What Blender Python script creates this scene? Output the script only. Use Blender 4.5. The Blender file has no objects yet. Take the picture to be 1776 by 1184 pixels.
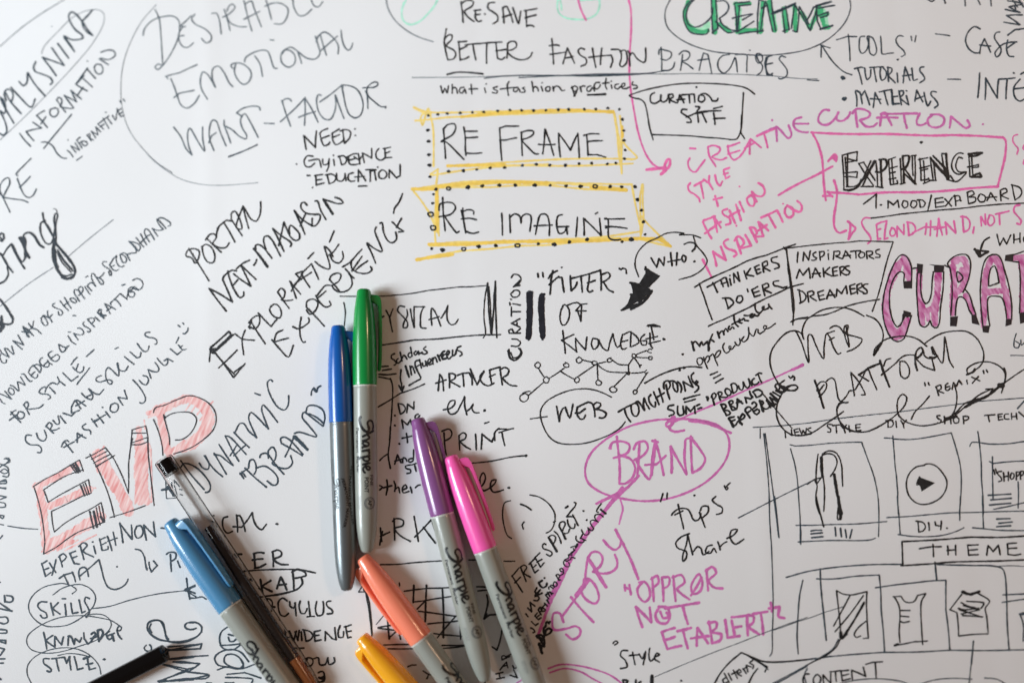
import bpy, bmesh, math, random
from mathutils import Vector, Matrix

random.seed(7)
scene = bpy.context.scene
col = scene.collection

# ------------------------------------------------------------------ camera
LENS, SENSOR, DIST = 35.0, 36.0, 0.528
PW, PH = 1776.0, 1184.0
cam_rot = (Matrix.Rotation(math.radians(6.5), 3, 'X') @ Matrix.Rotation(math.radians(2.0), 3, 'Y'))
fwd = cam_rot @ Vector((0, 0, -1))
CAM = -fwd * DIST
cd = bpy.data.cameras.new('camera')
cam = bpy.data.objects.new('camera', cd)
col.objects.link(cam)
cam.matrix_world = Matrix.Translation(CAM) @ cam_rot.to_4x4()
cd.lens, cd.sensor_width, cd.sensor_fit = LENS, SENSOR, 'HORIZONTAL'
cd.clip_start, cd.clip_end = 0.01, 20
cd.dof.use_dof = True
cd.dof.aperture_fstop = 1.45
scene.camera = cam

# faint soft creases of the sheet: direction cosines of the normal, offset, width, height in metres
CREASES = [(1.0, 0.04, -0.163, 0.006, 0.00016), (0.99, -0.06, -0.03, 0.007, -0.00013), (1.0, 0.02, 0.128, 0.006, 0.00015),
           (0.98, 0.10, 0.222, 0.008, -0.00015), (0.05, 1.0, 0.055, 0.007, 0.00012), (-0.04, 1.0, -0.118, 0.008, -0.00012)]

def undulation(x, y):
    """gentle waves of the big sheet, metres"""
    return (0.0007 * math.sin(x * 17 + 1.3) * math.cos(y * 13 - 0.4)
            + 0.0005 * math.sin(x * 31 - y * 23) + 0.0003 * math.sin(y * 41 + x * 9)
            + sum(a * math.exp(-((x * cx + y * cy - d) / w) ** 2) for cx, cy, d, w, a in CREASES))

def at(px, py, z=None):
    """point of the sheet (or of the level z) seen at photo pixel px, py"""
    d = cam_rot @ Vector(((px - PW / 2) / PW * SENSOR / LENS, -(py - PH / 2) / PW * SENSOR / LENS, -1))
    zz = 0.0 if z is None else z
    p = CAM + d * ((zz - CAM.z) / d.z)
    if z is None:
        for _ in range(2):
            zz = undulation(p.x, p.y)
            p = CAM + d * ((zz - CAM.z) / d.z)
    return p

focus = at(760, 620, 0.006)
cd.dof.focus_distance = (focus - CAM).dot(fwd)

# ------------------------------------------------------------------ light
world = bpy.data.worlds.new("World")
scene.world = world
world.use_nodes = True
bg = world.node_tree.nodes['Background']
bg.inputs[0].default_value = (1.0, 0.72, 0.60, 1)
bg.inputs[1].default_value = 0.12

def area(name, loc, aim, size, size_y, power, colour):
    l = bpy.data.lights.new(name, 'AREA')
    l.shape = 'RECTANGLE'
    l.size, l.size_y, l.energy, l.color = size, size_y, power, colour
    o = bpy.data.objects.new(name, l)
    o.location = loc
    o.rotation_euler = (Vector(aim) - Vector(loc)).to_track_quat('-Z', 'Y').to_euler()
    col.objects.link(o)
    return o

key = area('window_light', (-1.55, -0.12, 0.88), (-0.30, 0.15, 0), 0.85, 0.85, 5.05, (0.84, 0.935, 1.0))
key.data.spread = math.radians(44)
area('warm_room_lamp', (0.80, 0.35, 1.0), (0, 0, 0), 0.12, 0.12, 2.4, (1.0, 0.60, 0.36))

scene.view_settings.view_transform = 'Standard'
scene.view_settings.look = 'None'
scene.view_settings.exposure = 0.0
scene.view_settings.gamma = 1.0
scene.render.resolution_x, scene.render.resolution_y = 1024, 682
scene.cycles.max_bounces = 12
scene.cycles.transmission_bounces = 12

# ------------------------------------------------------------------ materials
def lin(c):
    c = c / 255.0
    return c / 12.92 if c <= 0.04045 else ((c + 0.055) / 1.055) ** 2.4

def rgb(r, g, b):
    return (lin(r), lin(g), lin(b), 1)

def material(name, colour, rough=0.5, metallic=0.0, noise=0.0, scale=300, coat=0.0, bump=0.0,
             bump_scale=900, streak=None, sss=0.0, spec=0.5, transmission=0.0, ior=1.45):
    m = bpy.data.materials.new(name)
    m.use_nodes = True
    nt = m.node_tree
    b = nt.nodes['Principled BSDF']
    b.inputs['Base Color'].default_value = colour
    b.inputs['Roughness'].default_value = rough
    b.inputs['Metallic'].default_value = metallic
    b.inputs['Coat Weight'].default_value = coat
    b.inputs['Coat Roughness'].default_value = 0.08
    b.inputs['Specular IOR Level'].default_value = spec
    b.inputs['Transmission Weight'].default_value = transmission
    b.inputs['IOR'].default_value = ior
    if sss:
        b.inputs['Subsurface Weight'].default_value = sss
        b.inputs['Subsurface Radius'].default_value = (0.004, 0.003, 0.003)
        b.inputs['Subsurface Scale'].default_value = 1.0
    co = nt.nodes.new('ShaderNodeTexCoord')
    if noise or streak:
        n = nt.nodes.new('ShaderNodeTexNoise')
        n.inputs['Scale'].default_value = scale
        n.inputs['Detail'].default_value = 4
        src = co.outputs['Object']
        if streak:
            mp = nt.nodes.new('ShaderNodeMapping')
            mp.inputs['Rotation'].default_value = (0, 0, math.radians(streak[0]))
            mp2 = nt.nodes.new('ShaderNodeMapping')
            mp2.inputs['Scale'].default_value = (streak[1], streak[2], 1)
            nt.links.new(src, mp.inputs[0])
            nt.links.new(mp.outputs[0], mp2.inputs[0])
            src = mp2.outputs[0]
        nt.links.new(src, n.inputs['Vector'])
        r = nt.nodes.new('ShaderNodeMapRange')
        r.inputs['From Min'].default_value = 0.32
        r.inputs['From Max'].default_value = 0.68
        nt.links.new(n.outputs['Fac'], r.inputs['Value'])
        mix = nt.nodes.new('ShaderNodeMix')
        mix.data_type = 'RGBA'
        second = streak[3] if streak else tuple(min(1, c * (1 + noise) + noise * (0.04 if max(colour[:3]) > 0.1 else 0.012)) for c in colour[:3]) + (1,)
        mix.inputs[6].default_value = colour
        mix.inputs[7].default_value = second
        nt.links.new(r.outputs[0], mix.inputs[0])
        nt.links.new(mix.outputs[2], b.inputs['Base Color'])
    if bump:
        n = nt.nodes.new('ShaderNodeTexNoise')
        n.inputs['Scale'].default_value = bump_scale
        n.inputs['Detail'].default_value = 6
        nt.links.new(co.outputs['Object'], n.inputs['Vector'])
        bp = nt.nodes.new('ShaderNodeBump')
        bp.inputs['Strength'].default_value = bump
        bp.inputs['Distance'].default_value = 0.0002
        nt.links.new(n.outputs['Fac'], bp.inputs['Height'])
        nt.links.new(bp.outputs[0], b.inputs['Normal'])
    return m

M_paper = material('white_paper', (0.80, 0.80, 0.80, 1), 0.62, noise=0.04, scale=6, bump=0.35, bump_scale=1500, spec=0.25)
M_table = material('pale_wood', (0.42, 0.30, 0.20, 1), 0.45, noise=0.25, scale=30)
INK = {
    # code: (material, layer height in metres)
    'f': (material('pale_green_ink', rgb(165, 226, 190), 0.7, noise=0.3, scale=220), 2.0e-5),
    'G': (material('green_ink', rgb(66, 176, 120), 0.6, noise=0.35, scale=260), 3.2e-5),
    'g': (material('light_green_ink', rgb(160, 222, 198), 0.7, noise=0.3, scale=300), 3.2e-5),
    'r': (material('red_pencil', rgb(234, 150, 147), 0.8, scale=130, streak=(20, 5, 0.7, rgb(252, 226, 222))), 3.0e-5),
    'M': (material('magenta_ink', rgb(188, 66, 142), 0.6, scale=210, streak=(-25, 2.4, 0.8, rgb(232, 176, 214))), 3.0e-5),
    'H': (material('wide_pink_ink', rgb(212, 120, 186), 0.7, noise=0.2, scale=300), 2.0e-5),
    'y': (material('yellow_ink', rgb(238, 208, 118), 0.7, noise=0.22, scale=300), 4.0e-5),
    'Y': (material('strong_yellow_ink', rgb(236, 198, 88), 0.7, noise=0.2, scale=300), 5.2e-5),
    'p': (material('pink_ink', rgb(222, 104, 168), 0.6, noise=0.25, scale=380), 6.4e-5),
    'P': (material('hot_pink_ink', rgb(230, 108, 168), 0.6, noise=0.3, scale=380), 6.4e-5),
    'q': (material('orchid_ink', rgb(198, 104, 170), 0.6, noise=0.3, scale=380), 6.4e-5),
    't': (material('grey_pen_ink', rgb(112, 118, 124), 0.6, noise=0.35, scale=700), 8.0e-5),
    'a': (material('faded_grey_ink', rgb(84, 94, 101), 0.6, noise=0.5, scale=420), 8.6e-5),
    'n': (material('faded_black_ink', rgb(40, 54, 64), 0.6, noise=0.8, scale=500), 9.2e-5),
    'k': (material('black_ink', rgb(20, 23, 26), 0.55, noise=0.6, scale=500), 10.4e-5),
    'b': (material('blue_black_ink', rgb(18, 20, 30), 0.5, noise=0.6, scale=500), 11.6e-5),
    'K': (material('bold_black_ink', rgb(24, 33, 42), 0.55, noise=0.7, scale=400), 9.8e-5),
}

# ------------------------------------------------------------------ helpers
def tag(o, label=None, cat=None, group=None, kind=None):
    if label: o['label'] = label
    if cat: o['category'] = cat
    if group: o['group'] = group
    if kind: o['kind'] = kind
    return o

def link(name, bm, mat, parent=None, smooth=False):
    me = bpy.data.meshes.new(name)
    bm.to_mesh(me)
    bm.free()
    me.materials.append(mat)
    if smooth:
        me.polygons.foreach_set('use_smooth', [True] * len(me.polygons))
        if smooth != 'all':
            me.set_sharp_from_angle(angle=math.radians(smooth))
    o = bpy.data.objects.new(name, me)
    col.objects.link(o)
    if parent: o.parent = parent
    return o

def spline(pts, step):
    """Catmull-Rom through the points, about one sample per step"""
    if len(pts) < 3:
        return densify(pts, step * 4)
    closed = math.dist(pts[0], pts[-1]) < 1e-6
    P = ([pts[-2]] + pts + [pts[1]]) if closed else ([tuple(2 * a - b for a, b in zip(pts[0], pts[1]))] + pts
                                                  + [tuple(2 * a - b for a, b in zip(pts[-1], pts[-2]))])
    out = []
    for i in range(1, len(P) - 2):
        p0, p1, p2, p3 = P[i - 1:i + 3]
        def tj(ti, a, b):
            return ti + max(math.dist(a, b), 1e-4) ** 0.5
        t0 = 0.0; t1 = tj(t0, p0, p1); t2 = tj(t1, p1, p2); t3 = tj(t2, p2, p3)
        n = max(2, int(math.dist(p1, p2) / step))
        for k in range(n):
            t = t1 + (t2 - t1) * k / n
            q = []
            for c in (0, 1):
                A1 = (t1 - t) / (t1 - t0) * p0[c] + (t - t0) / (t1 - t0) * p1[c]
                A2 = (t2 - t) / (t2 - t1) * p1[c] + (t - t1) / (t2 - t1) * p2[c]
                A3 = (t3 - t) / (t3 - t2) * p2[c] + (t - t2) / (t3 - t2) * p3[c]
                B1 = (t2 - t) / (t2 - t0) * A1 + (t - t0) / (t2 - t0) * A2
                B2 = (t3 - t) / (t3 - t1) * A2 + (t - t1) / (t3 - t1) * A3
                q.append((t2 - t) / (t2 - t1) * B1 + (t - t1) / (t2 - t1) * B2)
            out.append(tuple(q))
    out.append(pts[-1])
    return out

def densify(pts, step):
    out = [pts[0]]
    for a, b in zip(pts, pts[1:]):
        n = max(1, int(math.dist(a, b) / step))
        out += [(a[0] + (b[0] - a[0]) * k / n, a[1] + (b[1] - a[1]) * k / n) for k in range(1, n + 1)]
    return out

class Strokes:
    """pen strokes as thin ribbons in a flat (u, v) chart; fn(u, v, layer) puts them on the surface"""
    def __init__(self, fn, z, unit=1.0):
        self.bm, self.fn, self.z, self.n, self.unit = bmesh.new(), fn, z, 0, unit
        self.dotk = 1.9
    def v(self, u, v, z):
        return self.bm.verts.new(self.fn(u, v, z))
    def lift(self):
        self.n += 1
        return self.z + (self.n % 24) * 4.5e-7
    def ribbon(self, pts, w, wob=0.19):
        z = self.lift()
        d = []
        for p in pts:
            if not d or math.dist(p, d[-1]) > 0.12 * self.unit: d.append(p)
        if len(d) < 2:
            return self.dot(d[0][0], d[0][1], w * 0.6)
        ph, ph2 = random.random() * 9, random.random() * 9
        N = len(d)
        L, R, run = [], [], 0.0
        for i, p in enumerate(d):
            a, b = d[max(0, i - 1)], d[min(N - 1, i + 1)]
            tx, ty = b[0] - a[0], b[1] - a[1]
            l = math.hypot(tx, ty) or 1
            nx, ny = -ty / l, tx / l
            if i: run += math.dist(p, d[i - 1]) / self.unit
            ww = w / 2 * (1 + wob * (0.6 * math.sin(run * 0.11 + ph) + 0.5 * math.sin(run * 0.37 + ph2)))
            jig = w * 0.05 * math.sin(run * 0.9 + ph)
            zz = z + i * 2e-9
            L.append(self.v(p[0] + nx * (ww + jig), p[1] + ny * (ww + jig), zz))
            R.append(self.v(p[0] - nx * (ww - jig), p[1] - ny * (ww - jig), zz))
        for i in range(N - 1):
            self.face((L[i], R[i], R[i + 1], L[i + 1]))
        for j, q, s in ((0, d[1], -1), (N - 1, d[-2], 1)):
            p = d[j]
            ang = math.atan2(p[1] - q[1], p[0] - q[0])
            ring = [self.v(p[0] + math.cos(ang + t) * w * 0.47, p[1] + math.sin(ang + t) * w * 0.47, z)
                    for t in (-0.95, -0.45, 0, 0.45, 0.95)]
            e = [R[j], L[j]] if s > 0 else [L[j], R[j]]
            self.face([e[0]] + ring + [e[1]])
    def face(self, vs):
        try:
            f = self.bm.faces.new(vs)
            f.normal_update()
        except ValueError:
            pass
    def dot(self, u, v, r):
        z = self.lift()
        k = random.random() * 6
        self.face([self.v(u + math.cos(k + a) * r * (1 + 0.2 * math.sin(2 * a + k)),
                          v + math.sin(k + a) * r * (0.85 + 0.15 * math.cos(a * 3)), z) for a in [i * math.pi / 5 for i in range(10)]])
    def poly(self, pts):
        z = self.lift()
        vs = [self.v(p[0], p[1], z) for p in densify(pts + [pts[0]], 6 * self.unit)[:-1]]
        f = self.bm.faces.new(vs)
        bmesh.ops.triangulate(self.bm, faces=[f])
    def done(self, name, mat, parent):
        bmesh.ops.recalc_face_normals(self.bm, faces=self.bm.faces)
        return link(name, self.bm, mat, parent)

def parse_stroke(s, k, x0=0, y0=0):
    """mode, width or None, points"""
    s = s.strip()
    w = None
    if s.startswith('*'):
        a, s = s[1:].split(' ', 1)
        w, s = float(a), s.strip()
    mode = 's'
    if s[0] in '-#.' and not (s[0] == '-' and False):
        mode, s = s[0], s[1:]
    n = [float(t) for t in s.split()]
    if mode == '.':
        return mode, n[2], [(x0 + n[0] / k, y0 + n[1] / k)]
    return mode, w, [(x0 + n[i] / k, y0 + n[i + 1] / k) for i in range(0, len(n) - 1, 2)]

def draw(S, mode, w, pts, width, step):
    if mode == '.':
        S.dot(pts[0][0], pts[0][1], S.dotk * w * S.unit)
    elif mode == '#':
        S.poly(pts)
    elif mode == '-':
        for a, b in zip(pts, pts[1:]):
            n = (b[1] - a[1], a[0] - b[0])            # a hand never draws dead straight
            k = random.uniform(-0.02, 0.02)
            mid = ((a[0] + b[0]) / 2 + n[0] * k, (a[1] + b[1]) / 2 + n[1] * k)
            S.ribbon(spline([a, mid, b], step), w or width)
    else:
        S.ribbon(spline(pts, step), w or width)

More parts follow.
